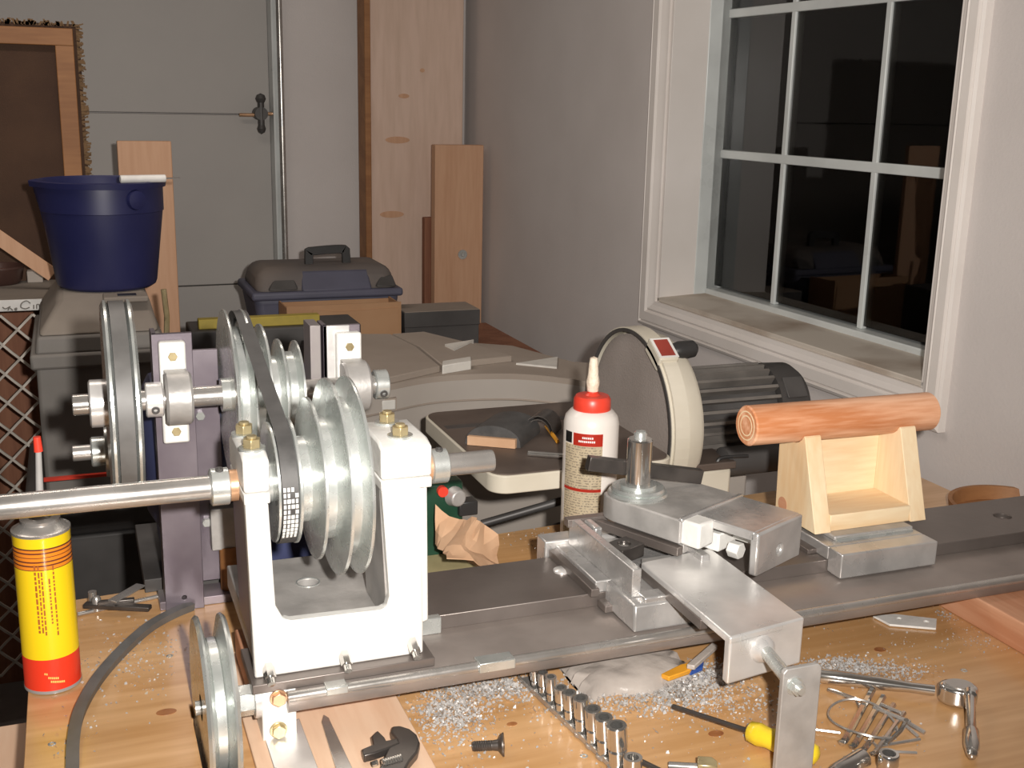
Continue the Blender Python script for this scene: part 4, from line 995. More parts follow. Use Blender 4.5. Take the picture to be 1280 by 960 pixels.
for px, py, rx_, rz_ in ((505, 120, .022, .008), (497, 175, .05, .012), (490, 268, .05, .012), (528, 88, .010, .007)):
    kq = Pback(px, py, DB-.1015); k3 = B(); rr3 = [V(room(kq))+V((rx_*math.cos(t)*.9, -.0, rz_*math.sin(t))) for t in [2*math.pi*i/18 for i in range(18)]]
    prism(k3, [MR@v for v in rr3], MR@V((0, .002, 0))); obj('knot', k3, M['lumber'], bpy.data.objects['tall_plank'])
# board behind the bucket
rboard(146, 214, 176, 3.35, .022, M['lumber'], 'short_board', 'orange tan board standing behind the blue bucket')
# ================================================================== LEFT: toolbox, bucket, cart
gY = 2.46
gx0, gx1 = px_x(46, 470, gY), px_x(207, 470, gY)
zl0 = .236
tbx = thing('tool_chest', ((gx0+gx1)/2, gY+.22, -.16), 'large dusty grey plastic tool chest under the blue bucket', 'tool chest')
zf = Py(120, 440, gY).z
obj('chest_body', box(B(), gx0, gx1, gY, gY+.45, -.16, zf-.012), M['grey'], tbx, bevel=.008)
obj('chest_rim', box(B(), gx0-.010, gx1+.010, gY-.012, gY+.46, zf-.03, zf+.002), M['grey'], tbx, bevel=.006)
bm = B(); zl = Py(120, 418, gY).z
quadbox(bm, [(gx0, gY-.006, zf), (gx1, gY-.006, zf), (gx1, gY+.455, zf), (gx0, gY+.455, zf), (gx0+.006, gY-.002, zl), (gx1-.006, gY-.002, zl), (gx1-.006, gY+.455, zl), (gx0+.006, gY+.455, zl)])
obj('lid_front', bm, M['grey'], tbx, bevel=.006)
bm = B(); quadbox(bm, [(gx0+.006, gY, zl), (gx1-.006, gY, zl), (gx1-.006, gY+.455, zl), (gx0+.006, gY+.455, zl), (gx0+.05, gY+.085, zl0), (gx1-.02, gY+.085, zl0), (gx1-.02, gY+.45, zl0), (gx0+.05, gY+.45, zl0)])
obj('lid_top', bm, M['greylid'], tbx, bevel=.010, seg=3)
hq = Pz(157, 373, zl0)
lh = obj('lid_latch', box(B(), hq.x-.045, hq.x+.045, hq.y-.03, hq.y+.03, zl0-.004, zl0+.008), M['greylid'], tbx, bevel=.003)
obj('latch_hole_shade', box(B(), hq.x-.016, hq.x+.022, hq.y-.016, hq.y+.014, zl0+.0075, zl0+.0088), M['black'], lh)  # black slab on the latch, painted for the shade inside its hole
hz_ = Py(219, 395, gY+.1)
obj('side_hinge', tube(B(), [(gx1+.012, gY+.1, hz_.z+.06), (gx1+.016, gY+.1, hz_.z), (gx1+.012, gY+.1, hz_.z-.06)], .006, 8, upv=(0, 1, 0)), M['brass'], tbx)
# lower dark box with red trim the chest stands on
lY = 2.38
lbx = thing('lower_tool_box', ((gx0+gx1)/2, lY+.2, FZ), 'black tool box with a red trim line below the grey tool chest', 'tool box')
zlt = -.1605
obj('box_lid', box(B(), gx0-.045, gx1+.05, lY, lY+.52, zlt-.07, zlt), M['dimblack'], lbx, bevel=.02, seg=3)
obj('box_body', box(B(), gx0-.035, gx1+.04, lY+.01, lY+.51, FZ, zlt-.072), M['dimblack'], lbx, bevel=.006)
obj('red_trim', box(B(), gx0+.0, gx1+.03, lY-.0015, lY+.01, Py(80, 600, lY).z, Py(80, 600, lY).z+.006), M['red'], lbx)
obj('front_handle', box(B(), gx0+.19, gx0+.21, lY+.0, lY+.012, -.45, -.30), M['dark'], lbx, bevel=.003)
# bucket
bkc = Pz(132, 350, zl0+.002); bcx, bcy = bkc.x+.002, gY+.26
bq = Py(127, 355, bcy-.11)
bcx = Py(131, 300, bcy).x
rb0 = .118*1.0; 
pl_, pr_ = Py(42, 225, bcy), Py(208, 225, bcy); rt = (pr_-pl_).length/2*.985
pl_, pr_ = Py(70, 345, bcy), Py(197, 345, bcy); rbt = (pr_-pl_).length/2
ztp = Py(125, 225, bcy).z; zbt = zl0+.001
bu = thing('bucket', (bcx, bcy, zbt), 'dark blue plastic bucket with pouring lip on the grey tool chest', 'bucket')
hB = ztp-zbt
bb2 = B(); prof_ = [(0, 0), (0, rbt-.012), (.006, rbt-.003), (.014, rbt), (hB*.72, rbt+(rt-rbt)*.70), (hB*.725, rbt+(rt-rbt)*.78), (hB-.012, rt-.006), (hB-.012, rt), (hB, rt+.002), (hB+.002, rt-.004), (hB-.004, rt-.007), (.012, rbt-.006), (.010, 0)]
lathe(bb2, (bcx, bcy, zbt), (0, 0, 1), prof_, 64, False)
for v in bb2.verts:                          # spout pulled out at the left
    d_ = V((v.co.x-bcx, v.co.y-bcy, 0)); a_ = math.atan2(d_.y, d_.x)
    k_ = math.exp(-((a_+math.pi*.98)/.16)**2)+math.exp(-((a_-math.pi*1.02)/.16)**2)
    if v.co.z > zbt+hB*.9: v.co += d_.normalized()*.012*k_
obj('bucket_body', bb2, M['bucket'], bu, sm=30)
t_ = -1.05
hv = V((math.cos(t_), math.sin(t_), 0))
obj('handle_ear', lathe(B(), V((bcx, bcy, ztp-.035))+hv*(rt-.006), hv, [(0, .022), (.008, .02), (.010, .012), (.012, 0)], 20), M['bucket'], bu)
k0_, k1_, k2_ = Py(150, 222, bcy-.10), Py(207, 223, bcy-.08), Py(223, 224, bcy-.075)
zk = zbt+hB+.0085
kn = thing('putty_knife', (k0_.x, bcy-.1, zk-.006), 'white handled knife lying across the bucket rim', 'knife')
obj('handle', cyl(B(), (k0_.x, bcy-.10, zk), (k1_.x, bcy-.08, zk), .0085, n=16), M['white'], kn, bevel=.002)
bm = B(); obox(bm, ((k1_.x+k2_.x)/2, bcy-.0775, zk), ((k2_.x-k1_.x)/2+.004, .001, 0), (0, .007, 0), (0, 0, .0012)); obj('blade', bm, M['tool'], kn)
# cart with expanded-metal side and writing on its white shelf edge
mY = 2.95
ct = thing('mesh_cart', (-.35, mY+.2, FZ), 'cart with expanded metal mesh side and white shelf edge with scribbled writing', 'cart')
czt, czb = Py(30, 374, mY).z, Py(30, 388, mY).z
cxr = px_x(90, 380, mY)
obj('shelf_top', box(B(), -.9, cxr, mY, mY+.30, czt-.02, czt), M['greylid'], ct)
obj('shelf_edge', box(B(), -.9, cxr, mY-.006, mY, czb, czt), M['white'], ct, bevel=.001)
obj('back_board', box(B(), -.9, -.11, mY+.26, mY+.28, FZ, czb), M['redwood'], ct)
obj('post', box(B(), -.06, -.04, mY+.01, mY+.03, FZ, czb), M['dark'], ct)
me_ = B(); dx, dz = .072, .072; nr = 26; nc = 9; xe = -.03
for r_ in range(nr):
    for c2 in range(nc):
        for sgn in (1, -1):
            x = xe-.0-c2*dx-(dx/2 if r_ % 2 else 0); z = czb-.01-r_*dz*.5
            P1 = V((x, mY, z)); P2 = V((x-sgn*dx/2, mY, z-dz/2)); M1 = (P1+P2)/2+V((0, .003*sgn, 0))
            sweep(me_, [P1, M1, P2], [(-.0028, -.003), (.0028, -.003), (.0028, .003), (-.0028, .003)], (0, 1, 0))
obj('expanded_mesh', me_, M['wire'], ct)
sc_ = B()
def stroke(pts): tube(sc_, spline([Py(px, py, mY-.0075) for px, py in pts], 3), .0016, 5, upv=(0, 1, 0))
stroke([(38, 379), (33, 376), (27, 379), (26, 384), (32, 386), (37, 384)]); stroke([(42, 381), (42, 386)]); stroke([(46, 386), (46, 381), (49, 381), (50, 386), (52, 381)])
stroke([(3, 384), (7, 386), (13, 383)]); stroke([(10, 388), (12, 385), (16, 388)]); stroke([(18, 386), (20, 388), (21, 385), (18, 386)])
obj('writing', sc_, plain('pencil_writing', (.25, .23, .21), .6), ct)
# things on the cart shelf
jq = Pz(28, 343, czt); jr = .045
jt = Py(28, 272, jq.y).z
m_, nt_j, bj = nodes('jar_glass'); bj.inputs['Base Color'].default_value = (.30, .25, .22, 1); bj.inputs['Roughness'].default_value = .08; bj.inputs['Transmission Weight'].default_value = .55
jar = thing('glass_jar', (jq.x, jq.y, czt), 'dim glass jar with a bright reflection on the cart shelf', 'jar')
obj('jar_body', lathe(B(), (jq.x, jq.y, czt), (0, 0, 1), [(0, 0), (0, jr-.006), (.006, jr), (jt-czt-.03, jr), (jt-czt-.018, jr-.01), (jt-czt-.012, jr-.01)], 36, False), m_, jar)
obj('jar_lid', lathe(B(), (jq.x, jq.y, jt-.014), (0, 0, 1), [(0, jr-.008), (.012, jr-.008), (.014, jr-.012), (.014, 0)], 36), M['dark'], jar)
dq = Pz(-6, 354, czt)
dsh = thing('glazed_dish', (dq.x, dq.y, czt), 'dark round dish with a reddish glaze at the front of the cart shelf', 'dish')
obj('dish_body', lathe(B(), (dq.x, dq.y, czt), (0, 0, 1), [(0, 0), (0, .058), (.010, .066), (.042, .072), (.046, .070), (.042, .065), (.012, .055), (.010, 0)], 44, False), M['clay'], dsh)
obj('dish_contents', lathe(B(), (dq.x, dq.y, czt+.018), (0, 0, 1), [(0, 0), (0, .056), (.012, .060), (.014, 0)], 40, False), M['amber'], dsh)
ps = B(); s0_, s1_ = Py(-12, 290, mY+.12), Py(58, 338, mY+.12)
dv = (s1_-s0_); nrm_ = dv.cross(V((0, 1, 0))).normalized()
obox(ps, (s0_+s1_)/2+dv*.06, dv*.56, nrm_*.018, (0, .003, 0))
tag(obj('paint_stick', ps, M['lumber'], bevel=.001), 'wooden paint stirring stick leaning diagonally by the blue bucket', 'stick')
bq_ = Pz(45, 352, czt)
tag(obj('small_block', box(B(), bq_.x-.02, bq_.x+.018, bq_.y-.02, bq_.y+.02, czt, czt+.03), M['beige'], bevel=.002), 'small pale block on the cart shelf behind the dish', 'block')
# framed burlap screen leaning at the far left
sY = 3.30
sc2 = thing('framed_screen', (-.3, sY, .1), 'wooden frame covered with brown burlap leaning behind the bucket', 'screen')
def S(px, py, y=sY): return Py(px, py, y)
tr_q = S(92, 29)
xt = tr_q.x; z_t = S(60, 29).z
fw = S(90, 100).x-S(67, 100).x
bot = FZ+.02
ti = V((S(98, 220).x-S(90, 60).x, 0, S(98, 220).z-S(90, 60).z)).normalized()
def sb(xa, xb, za, zb_, ya, yb_): return box(B(), xa, xb, ya, yb_, za, zb_)
obj('frame_bar', sb(xt-fw-.004, xt-.004, bot, z_t-.05, sY-.02, sY), M['frame'], sc2, bevel=.002)
obj('frame_bar', sb(xt-1.0, xt-.004, z_t-.055, z_t-.012, sY-.022, sY), M['frame'], sc2, bevel=.002)
obj('burlap_panel', sb(xt-1.0, xt+.012, bot, z_t, sY, sY+.006), M['burlap'], sc2)
fy = B()
for i in range(420):
    z = random.uniform(bot+.6, z_t); l = random.uniform(.006, .020); p_ = V((xt+.008, sY-.004+random.uniform(-.01, .006), z))
    obox(fy, p_+V((l/2-.004, 0, 0)), (l/2, random.uniform(-.003, .003), random.uniform(-.004, .004)), (0, .0016, 0), (0, 0, random.uniform(.0015, .0035)))
for i in range(140):
    x = random.uniform(xt-.5, xt); l = random.uniform(.006, .016); obox(fy, V((x, sY-.004, z_t+l/2-.006)), (random.uniform(.0015, .004), 0, 0), (0, .0016, 0), (random.uniform(-.004, .004), 0, l/2))
fo_ = tag(obj('frayed_edge', fy, M['fray'], sc2), kind='stuff')

# ================================================================== TOOLS ON THE BENCH
# loose V belt curling over the left of the bench
pth = [(80, 1010), (90, 975), (92, 930), (100, 890), (122, 850), (152, 815), (185, 785), (214, 768), (240, 757)]
tag(obj('loose_belt', sweep(B(), spline([Pz(a_, b_, .006) for a_, b_ in pth], 6), [(-.0065, .0045), (.0065, .0045), (.0045, -.0055), (-.0045, -.0055)]), M['rubberg'], sm=50, base=Pz(100, 890, 0)), 'loose dark rubber belt curling across the bench beside the yellow can', 'belt')
# spring caliper with rods
cl = thing('marking_caliper', Pz(150, 752), 'black jointed marking caliper with a steel blade by the bench back edge', 'caliper')
def bar(nm, a_, b_, w_, h_, z, mat, par, taper=1.):
    A, D = Pz(*a_, z), Pz(*b_, z); d_ = D-A; s_ = d_.cross(UP).normalized()
    bm = B(); quadbox(bm, [A-s_*w_-UP*h_, A+s_*w_-UP*h_, D+s_*w_*taper-UP*h_, D-s_*w_*taper-UP*h_, A-s_*w_+UP*h_, A+s_*w_+UP*h_, D+s_*w_*taper+UP*h_, D-s_*w_*taper+UP*h_])
    return obj(nm, bm, mat, par, bevel=min(w_, h_)*.35)
obj('rod', cyl(B(), Pz(97, 768, .003), Pz(218, 741, .003), .0028, n=12), M['steel'], cl)
bar('arm', (106, 756), (188, 760), .006, .003, .010, M['tool'], cl)
bar('arm', (122, 754), (168, 750), .004, .003, .0145, M['tool'], cl)
bar('blade', (140, 752), (176, 731), .007, .0012, .017, M['steel'], cl)
A = Pz(121, 758, .008); obj('pivot_screw', lathe(B(), (A.x, A.y, .003), (0, 0, 1), [(0, .006), (.016, .006), (.019, .004), (.020, 0)], 16), M['steel'], cl)
A = Pz(116, 750, .012); obj('thumb_nut', cyl(B(), (A.x, A.y, .008), (A.x, A.y, .024), .0055, n=14), M['steel'], cl)
# flat bar and adjustable wrench on the pine board (z = .04)
A, D = Pz(404, 893, .0095), Pz(440, 985, .0095); d_ = (D-A).normalized(); s_ = d_.cross(UP).normalized()
bm = B(); prism(bm, [A-s_*.0005, A+d_*.014+s_*.0045, D+s_*.009, D-s_*.009, A+d_*.008-s_*.0045], (0, 0, -.003))
tag(obj('flat_file', bm, M['steel'], bevel=.0006), 'flat steel file with a pointed tip on the pale pine board', 'file')
aw = thing('adjustable_wrench', Pz(492, 945, .006), 'dark adjustable wrench lying on the pale pine board', 'wrench')
wz = .0065
def flat(nm, pts, h_, z, mat, par, bev=.001):
    return obj(nm, prism(B(), [V((q_.x, q_.y, z)) for q_ in zp(pts, z)], (0, 0, h_)), mat, par, bevel=bev)
flat('fixed_jaw', [(488, 925), (490, 918), (500, 917), (512, 921), (521, 928), (525, 938), (522, 950), (512, 962), (500, 985), (470, 985), (478, 962), (484, 948), (490, 940), (497, 936)], .010, wz, M['tool'], aw, .002)
flat('sliding_jaw', [(452, 946), (466, 940), (464, 930), (472, 922), (481, 931), (483, 935), (497, 932), (500, 938), (486, 944), (470, 950), (455, 954)], .009, wz+.002, M['tool'], aw, .0015)
A, D = Pz(478, 953, wz+.011), Pz(502, 946, wz+.011)
wm = B(); L_ = (D-A).length; prof_ = []
for i in range(8): prof_ += [(L_*i/8, .0045), (L_*(i+.35)/8, .0062), (L_*(i+.65)/8, .0062)]
lathe(wm, A-UP*.003, D-A, prof_+[(L_, .0045)], 18); obj('adjusting_worm', wm, M['chrome'], aw)
A = Pz(466, 955, wz+.009); obj('worm_pin', cyl(B(), A, A+V((.004, -.002, .002)), .003, n=10), M['chrome'], aw)
# countersunk screw
fs = thing('machine_screw', Pz(610, 936), 'black countersunk machine screw lying on the bench', 'screw')
A, D = Pz(591, 933, .006), Pz(630, 931, .009); dv = (D-A); L_ = dv.length
obj('thread', lathe(B(), A, dv, [(0, .0050)]+[(.001+L_*.6*i/16, .0055 if i % 2 else .0050) for i in range(17)]+[(L_*.66, .005)], 18), M['tool'], fs)
obj('head', lathe(B(), A+dv*.62, dv, [(0, .005), (L_*.20, .006), (L_*.34, .0125), (L_*.38, .0125), (L_*.38, .004), (L_*.30, .0035), (L_*.30, 0)], 24), M['tool'], fs)
# socket rail and sockets
r0_, r1_ = Pz(655, 847, .003), Pz(800, 985, .003)
rd = (r1_-r0_); rdn = rd.normalized(); rs = rdn.cross(UP).normalized()
rail_ = thing('socket_rail', Pz(720, 905), 'steel clip rail holding a row of chrome sockets on the bench', 'socket rail')
bm = B(); obox(bm, (r0_+r1_)/2+UP*-.0008, rd/2, rs*.0075, UP*.0012); obj('rail', bm, M['steel'], rail_)
for sg in (-1, 1):
    bm = B(); obox(bm, (r0_+r1_)/2+rs*.0075*sg+UP*.002, rd/2, rs*.0008, UP*.003); obj('rail_lip', bm, M['steel'], rail_)
spots = [(668, 855), (678, 853), (688, 868), (701, 881), (713, 893), (730, 911), (745, 928), (758, 942), (772, 952)]
hts = [.026, .032, .036, .034, .038, .044, .044, .046, .050]; rad = [.0058, .0062, .0066, .0072, .0076, .0084, .0088, .0094, .0105]
rng = [.12, .20, .28, .37, .45, .55, .65, .74, .84]
ORD = ['first', 'second', 'third', 'fourth', 'fifth', 'sixth', 'seventh', 'eighth', 'ninth', 'tenth']
for i, t in enumerate(rng):
    p_ = r0_+rd*t; h_ = hts[i]; r_ = rad[i]; z0 = .003
    so = thing('socket', (p_.x, p_.y, 0), 'chrome socket, '+ORD[i]+' from the lathe bed in the clip rail', 'socket', 'chrome sockets on the clip rail')
    tl = (rs*.10+UP).normalized()
    obj('socket_body', lathe(B(), (p_.x, p_.y, z0), tl, [(0, r_*.92), (h_*.42, r_*.92), (h_*.46, r_*.80), (h_*.50, r_), (h_-.001, r_), (h_, r_*.94), (h_, r_*.66), (h_*.55, r_*.62), (h_*.55, 0)], 28), M['chrome'], so, sm=28)
    obj('clip', lathe(B(), (p_.x, p_.y, z0-.001), UP, [(0, r_+.0015), (.003, r_+.0012), (.004, r_*.9)], 16), M['steel'], so)
p_ = r0_+rd*.94
so = thing('socket', (p_.x, p_.y, 0), 'short chrome socket, tenth from the lathe bed in the clip rail', 'socket', 'chrome sockets on the clip rail')
obj('socket_body', lathe(B(), (p_.x, p_.y, .003), UP, [(0, .008), (.012, .008), (.014, .0095), (.026, .0095), (.026, .006), (.014, .006), (.014, 0)], 28), M['chrome'], so, sm=28)
# screwdriver
sdv = thing('screwdriver', Pz(960, 925), 'screwdriver with black shaft and yellow handle lying behind the crank bar', 'screwdriver')
A, D = Pz(841, 883, .010), Pz(934, 913, .0135)
dv = D-A; dv.z = 0; E_ = D+dv.normalized()*.080
obj('shaft', cyl(B(), A, D+dv*.05, .0028, n=12), M['tool'], sdv)
obj('handle', lathe(B(), D, E_-D, [(0, .006), (.003, .011), (.014, .0128), (.024, .011), (.034, .0125), (.066, .0128), (.077, .010), (.080, .004)], 10), M['yellow'], sdv, sm=60)
A, D = Pz(786, 944, .004), Pz(850, 975, .004)
tag(obj('punch_rod', cyl(B(), (A.x, A.y, .0035), (D.x, D.y, .0035), .0032, n=10), M['tool'], base=(A.x, A.y, 0)), 'thin dark punch rod on the bench beside the socket rail', 'rod')
# bolt with brass coloured hex
hb3 = thing('hex_bolt', Pz(870, 958), 'short bolt with brass coloured hex head on the bench near the screwdriver', 'bolt')
A, D = Pz(836, 957, .006), Pz(872, 959, .008); dv = D-A
obj('bolt_shank', cyl(B(), A, D, .0042, n=14), M['steel'], hb3)
obj('bolt_head', lathe(B(), D, dv, [(0, .0115), (.014, .0115), (.020, .007), (.020, 0)], 6, True, .3), M['brass'], hb3, bevel=.0008)
# sockets lying near the keys
A, D = Pz(1038, 972, .010), Pz(1078, 948, .010)
so = thing('loose_socket', ((A.x+D.x)/2, (A.y+D.y)/2, 0), 'chrome socket lying on its side beside the hex keys', 'socket')
obj('socket_body', lathe(B(), A, D-A, [(0, .009), (.010, .009), (.013, .010), ((D-A).length, .0105), ((D-A).length, .007), ((D-A).length*.5, .006), ((D-A).length*.5, 0)], 26), M['chrome'], so)
A = Pz(1108, 972)
so = thing('loose_socket', (A.x, A.y, 0), 'chrome socket standing upright below the hex key ring', 'socket')
obj('socket_body', lathe(B(), (A.x, A.y, 0), UP, [(0, .0095), (.014, .0095), (.016, .0105), (.027, .0105), (.028, .0098), (.028, .007), (.014, .006), (.014, 0)], 26), M['chrome'], so)
# hex keys threaded on a wire ring
rc = Pz(1078, 900, .006); rg_ = thing('key_ring', (rc.x, rc.y, 0), 'round wire ring holding the loose hex keys on the bench', 'ring')
pts = [rc+V((.034*math.cos(t), .041*math.sin(t), .003*math.sin(2*t)+.001)) for t in [2*math.pi*i/40 for i in range(40)]]
obj('wire', tube(B(), pts, .0014, 6, True), M['steel'], rg_)
def hexkey(pts, r_, lab):
    P_ = [Pz(px, py, z) for px, py, z in pts]
    o_ = tag(obj('hex_key', sweep(B(), spline(P_, 3) if len(P_) > 2 else P_, circ(r_, 6)), M['chrome'] if r_ > .0024 else M['steel'], sm=20, base=(P_[0].x, P_[0].y, 0)), lab, 'hex key', 'loose hex keys')
    return o_
for k in range(4):
    x_ = 1057+k*13; y_ = 923+k*5
    hexkey([(x_+34, y_-62+k*5, .004), (x_+2, y_-3, .005), (x_-4, y_+4, .0055), (x_-6, y_+1, .008)], .0042-.0004*k, ['thickest', 'second thickest', 'third thickest', 'slimmest'][k]+' of the four thick hex keys inside the wire ring')
for pts, r_ in (([(1035, 862, .004), (1066, 873, .004), (1072, 876, .005), (1076, 886, .005)], .0026), ([(1092, 884, .007), (1138, 903, .007)], .0024), ([(1108, 930, .004), (1125, 914, .006), (1132, 903, .009), (1133, 900, .012)], .0026),
                  ([(1096, 933, .003), (1150, 924, .003)], .0018), ([(1134, 903, .006), (1156, 916, .004)], .0024), ([(1130, 905, .008), (1148, 921, .003)], .0018), ([(1020, 912, .003), (1050, 916, .003)], .0016), ([(1090, 926, .003), (1104, 938, .004), (1146, 941, .003)], .0016), ([(1100, 880, .005), (1128, 892, .010)], .0022)):
    hexkey(pts, r_, 'thin hex key spread beside the wire ring')
# ratchet with extension
rt_ = thing('ratchet', Pz(1120, 860), 'polished chrome ratchet with a socket extension on the bench', 'ratchet')
A, D = Pz(1015, 843, .012), Pz(1168, 863, .012)
dv = D-A; L_ = dv.length
obj('handle', lathe(B(), A, dv, [(0, .006), (.006, .0085), (L_*.3, .0085), (L_*.45, .0075), (L_*.55, .0080), (L_*.8, .0055), (L_, .0060)], 24), M['chrome'], rt_)
hc = Pz(1200, 868, .012); hd_ = V((dv.x, dv.y, 0)).normalized(); hs2 = hd_.cross(UP).normalized()
pts = []
for i in range(32):
    t = 2*math.pi*i/32; rr_ = .0165; pts.append(hc+hd_*(.024*math.cos(t) if math.cos(t) < 0 else .019*math.cos(t))+hs2*rr_*math.sin(t)-UP*.010)
hdp = obj('head', prism(B(), pts, (0, 0, .022)), M['chrome'], rt_, bevel=.004, seg=3)
obj('cover_plate', prism(B(), [hc+(q_-hc).xy.to_3d()*.72+UP*.0118 for q_ in pts], (0, 0, .0016)), M['steel'], hdp)
X0, X1 = Pz(1213, 868, .022), Pz(1215, 940, .010)
dx_ = X1-X0
obj('extension', lathe(B(), X0, dx_, [(-.006, .004), (-.004, .0075), (.004, .0075), (.006, .0052), (dx_.length*.62, .0052), (dx_.length*.66, .0078), (dx_.length*.9, .0082), (dx_.length, .0062)], 22), M['chrome'], rt_)
obj('drive_ball', lathe(B(), X1, dx_, [(-.001, .006), (.004, .0058), (.008, .004), (.010, 0)], 16), M['chrome'], rt_)
# pointed steel strip with holes
sp_ = thing('pointed_strip', Pz(1130, 780), 'bright pointed steel strip with two holes on the bench by the bed', 'steel strip')
so_ = obj('strip', prism(B(), [V((q_.x, q_.y, .001)) for q_ in zp([(1091, 770), (1118, 768), (1171, 774), (1170, 786), (1112, 781)], 0.003)], (0, 0, .003)), M['cast'], sp_, bevel=.0005)
for px, py in ((1124, 773), (1158, 777)):
    A = Pz(px, py, .004); cut(so_, cyl(B(), (A.x, A.y, -.01), (A.x, A.y, .01), .0035, n=14))
# crumpled plastic bag tucked under the bed
def crumple(name, px0, px1, y0, y1, hmax, mat, seed, nx=26, ny=14, par=None, z0=0.0):
    rnd = random.Random(seed); bm = B(); g = []
    ph = [(rnd.uniform(12, 45), rnd.uniform(12, 45), rnd.uniform(0, 6), rnd.uniform(.2, 1)) for _ in range(9)]
    for j in range(ny+1):
        row = []
        for i in range(nx+1):
            u_, v_ = i/nx, j/ny; x = px0+(px1-px0)*u_; y = y0+(y1-y0)*v_
            e_ = (max(0, 4*u_*(1-u_))*max(0, 4*v_*(1-v_)))**.45
            c_ = sum(abs(math.sin(a*x+b_*y+p))*w_ for a, b_, p, w_ in ph)/sum(w_ for *_, w_ in ph)
            wob = .012*math.sin(9*u_+seed)*(v_-.5)
            row.append(bm.verts.new((x+.006*math.sin(40*v_+seed), y+wob, z0+.0008+hmax*e_*(.45+.75*(c_-.35)))))
        g.append(row)
    for j in range(ny):
        for i in range(nx): bm.faces.new((g[j][i], g[j][i+1], g[j+1][i+1], g[j+1][i]))
    bot_ = [bm.verts.new((v.co.x, v.co.y, z0)) for v in g[0]], [bm.verts.new((v.co.x, v.co.y, z0)) for v in g[-1]]
    for i in range(nx):
        bm.faces.new((g[0][i+1], g[0][i], bot_[0][i], bot_[0][i+1])); bm.faces.new((g[-1][i], g[-1][i+1], bot_[1][i+1], bot_[1][i]))
        bm.faces.new((bot_[0][i], bot_[1][i], bot_[1][i+1], bot_[0][i+1]))
    l0 = [bot_[0][0]]+[g[j][0] for j in range(ny+1)]+[bot_[1][0]]; bm.faces.new(l0)
    l1 = [bot_[0][-1]]+[g[j][-1] for j in range(ny+1)]+[bot_[1][-1]]; bm.faces.new(list(reversed(l1)))
    return obj(name, bm, mat, par, sm=60)
pb = thing('plastic_bag', (.62, 1.12, 0), 'crumpled cloudy plastic bag tucked under the lathe bed', 'bag')
crumple('bag_film', .515, .655, 1.06, 1.19, .034, M['film'], 3, par=pb)
bm = B(); prism(bm, [V((q_.x, q_.y, .010)) for q_ in zp([(826, 848), (850, 836), (868, 832), (862, 843), (836, 852)], .010)], (0, 0, .006)); obj('orange_flap', bm, M['orange'], pb, bevel=.001)
bm = B(); prism(bm, [V((q_.x, q_.y, .016)) for q_ in zp([(858, 836), (890, 808), (897, 812), (868, 838)], .016)], (0, 0, .006)); obj('film_flap', bm, M['film'], pb, bevel=.001)
bm = B(); prism(bm, [V((q_.x, q_.y, .006)) for q_ in zp([(858, 842), (874, 832), (880, 828), (878, 838), (864, 844)], .006)], (0, 0, .005)); obj('blue_print', bm, M['bluep'], pb)
# kraft paper bag and olive sheet behind the bed
kp = thing('paper_bag', Pz(590, 690), 'crumpled brown paper bag standing behind the bed beside the headstock', 'bag')
def sheet(nm, pts3, faces, mat, par, th=.0015):
    bm = B(); v = [bm.verts.new(p) for p in pts3]
    for f in faces: bm.faces.new([v[i] for i in f])
    bmesh.ops.subdivide_edges(bm, edges=bm.edges[:], cuts=2, use_grid_fill=True)
    bmesh.ops.triangulate(bm, faces=bm.faces[:])
    rnd = random.Random(5)
    for q_ in bm.verts: q_.co += V((rnd.uniform(-1, 1), rnd.uniform(-1, 1), rnd.uniform(-1, 1)))*.0022
    bmesh.ops.recalc_face_normals(bm, faces=bm.faces); bmesh.ops.solidify(bm, geom=bm.faces[:], thickness=th)
    return obj(nm, bm, mat, par, sm=15)
Yb = 1.44
pp = [Py(544, 632, Yb+.05), Py(573, 652, Yb+.03), Py(592, 648, Yb+.02), Py(600, 652, Yb), Py(622, 668, Yb-.01), Py(622, 705, Yb-.02), Py(612, 712, Yb-.06), Py(592, 690, Yb-.05), Py(575, 680, Yb-.045), Py(553, 688, Yb-.02), Py(544, 680, Yb+.02), Py(590, 702, Yb-.08), Py(560, 700, Yb-.07)]
for q_ in pp: q_.z = max(q_.z, .003)
sheet('bag_paper', pp, [(0, 1, 9, 10), (1, 2, 8, 9), (2, 3, 7, 8), (3, 4, 5, 7), (5, 6, 7), (7, 6, 11, 8), (8, 11, 12, 9)], M['paper'], kp)
bm = B()
for px, py in ((590, 655), (593, 654), (601, 668), (608, 672), (613, 676), (616, 682), (567, 684), (572, 686)):
    A = Py(px, py, Yb-.03+ (0.01 if px > 585 else -.01)); 
    obox(bm, A+V((0, -.012, 0)), V((.004, 0, -.003)), V((0, .0006, 0)), V((.0006, 0, .001)))
bm.free()
bm = B(); prism(bm, [V((q_.x, q_.y, .002)) for q_ in zp([(530, 690), (565, 688), (585, 705), (600, 712), (600, 740), (530, 745)], .002)], (0, 0, .003))
tag(obj('olive_folder', bm, M['olive']), 'olive green paper folder behind the bed under the brown bag', 'paper')
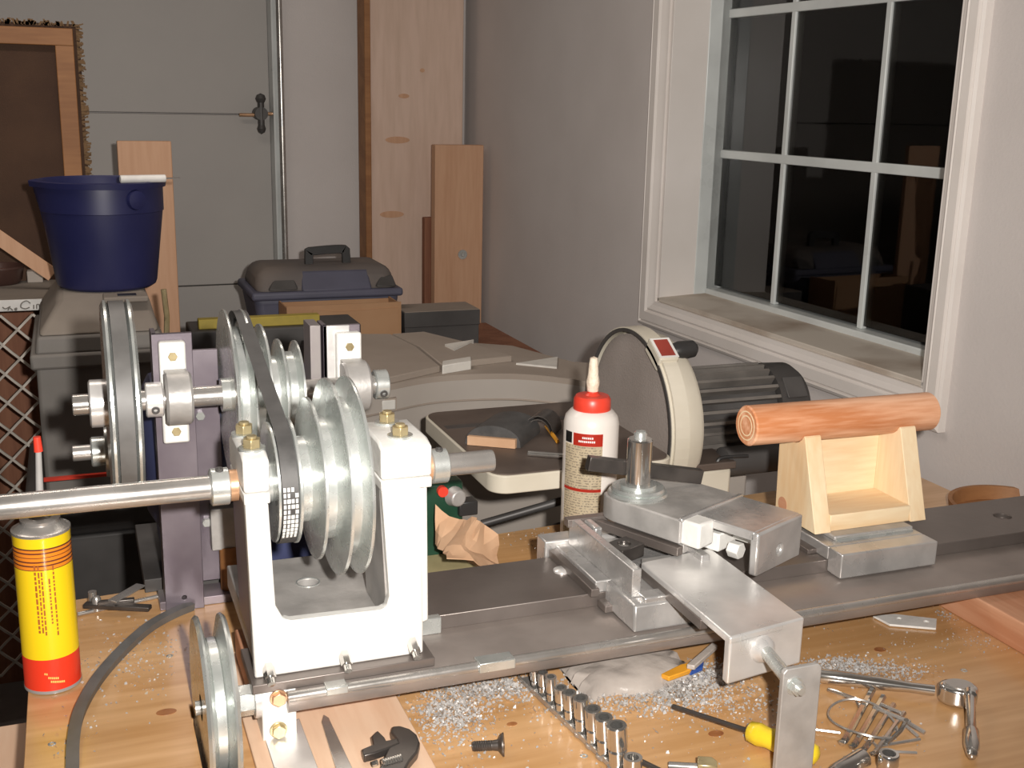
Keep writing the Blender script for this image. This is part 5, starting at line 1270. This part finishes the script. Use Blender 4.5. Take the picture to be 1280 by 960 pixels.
# aluminium chips scattered on the bench: nobody could count them
ch = B(); rc_ = random.Random(11)
def flake(x, y, z, s_):
    a_ = rc_.uniform(0, 6.28); t_ = rc_.uniform(.2, 1.2)
    u = V((math.cos(a_), math.sin(a_), rc_.uniform(-.5, .5)))*s_; v_ = V((-math.sin(a_), math.cos(a_), t_))*s_*rc_.uniform(.3, .8)
    c_ = V((x, y, z+s_*.55)); q_ = [c_-u-v_, c_+u-v_, c_+u*.7+v_+UP*s_*.3, c_-u*.7+v_]
    for p in q_: p.z = max(p.z, z+.0002)
    vv = [ch.verts.new(p) for p in q_]; ch.faces.new(vv[:3]); ch.faces.new((vv[0], vv[2], vv[3]))
def spray(px, py, sx_, sy_, n, s_=.0011, heap=0):
    for _ in range(int(n*1.6)):
        gx1_, gy1_ = rc_.gauss(0, 1), rc_.gauss(0, 1)
        p = Pz(px+sx_*gx1_, py+sy_*gy1_)
        zz_ = max(0, heap*(1-(gx1_**2+gy1_**2)/3))*rc_.random()
        if .137 < p.x < .3075: continue
        if p.y > 1.52+(p.x+.0815)*.085 or p.x < -.078: continue
        if p.x > 1.075 and p.y > .9: continue
        flake(p.x, p.y, zz_, s_*rc_.uniform(.5, 1.7))
spray(565, 890, 24, 16, 1500, .0011, .003); spray(610, 863, 38, 8, 900, .0012, .004); spray(650, 856, 30, 6, 300, .0012)
spray(780, 880, 60, 10, 700, .0012, .003); spray(850, 862, 30, 10, 1100, .0013, .006); spray(890, 845, 22, 9, 700, .0012, .004); spray(920, 880, 40, 14, 300)
spray(1050, 835, 26, 7, 900, .0011, .004); spray(1110, 842, 26, 8, 500, .0011, .002); spray(1190, 765, 10, 6, 150, .0009); spray(1235, 800, 26, 9, 130, .0008)
spray(150, 830, 40, 26, 170, .0011); spray(185, 815, 30, 22, 120, .001); spray(90, 915, 25, 25, 30); spray(700, 900, 90, 40, 150); spray(1120, 800, 70, 18, 120, .0008); spray(1000, 930, 110, 30, 120, .0008); spray(570, 945, 30, 20, 60); spray(690, 672, 25, 8, 120, .001)
co_ = obj('metal_chips', ch, M['chips'], base=(.5, 1.0, 0)); tag(co_, 'fine aluminium chips scattered over the bench top', 'metal chips', None, 'stuff')
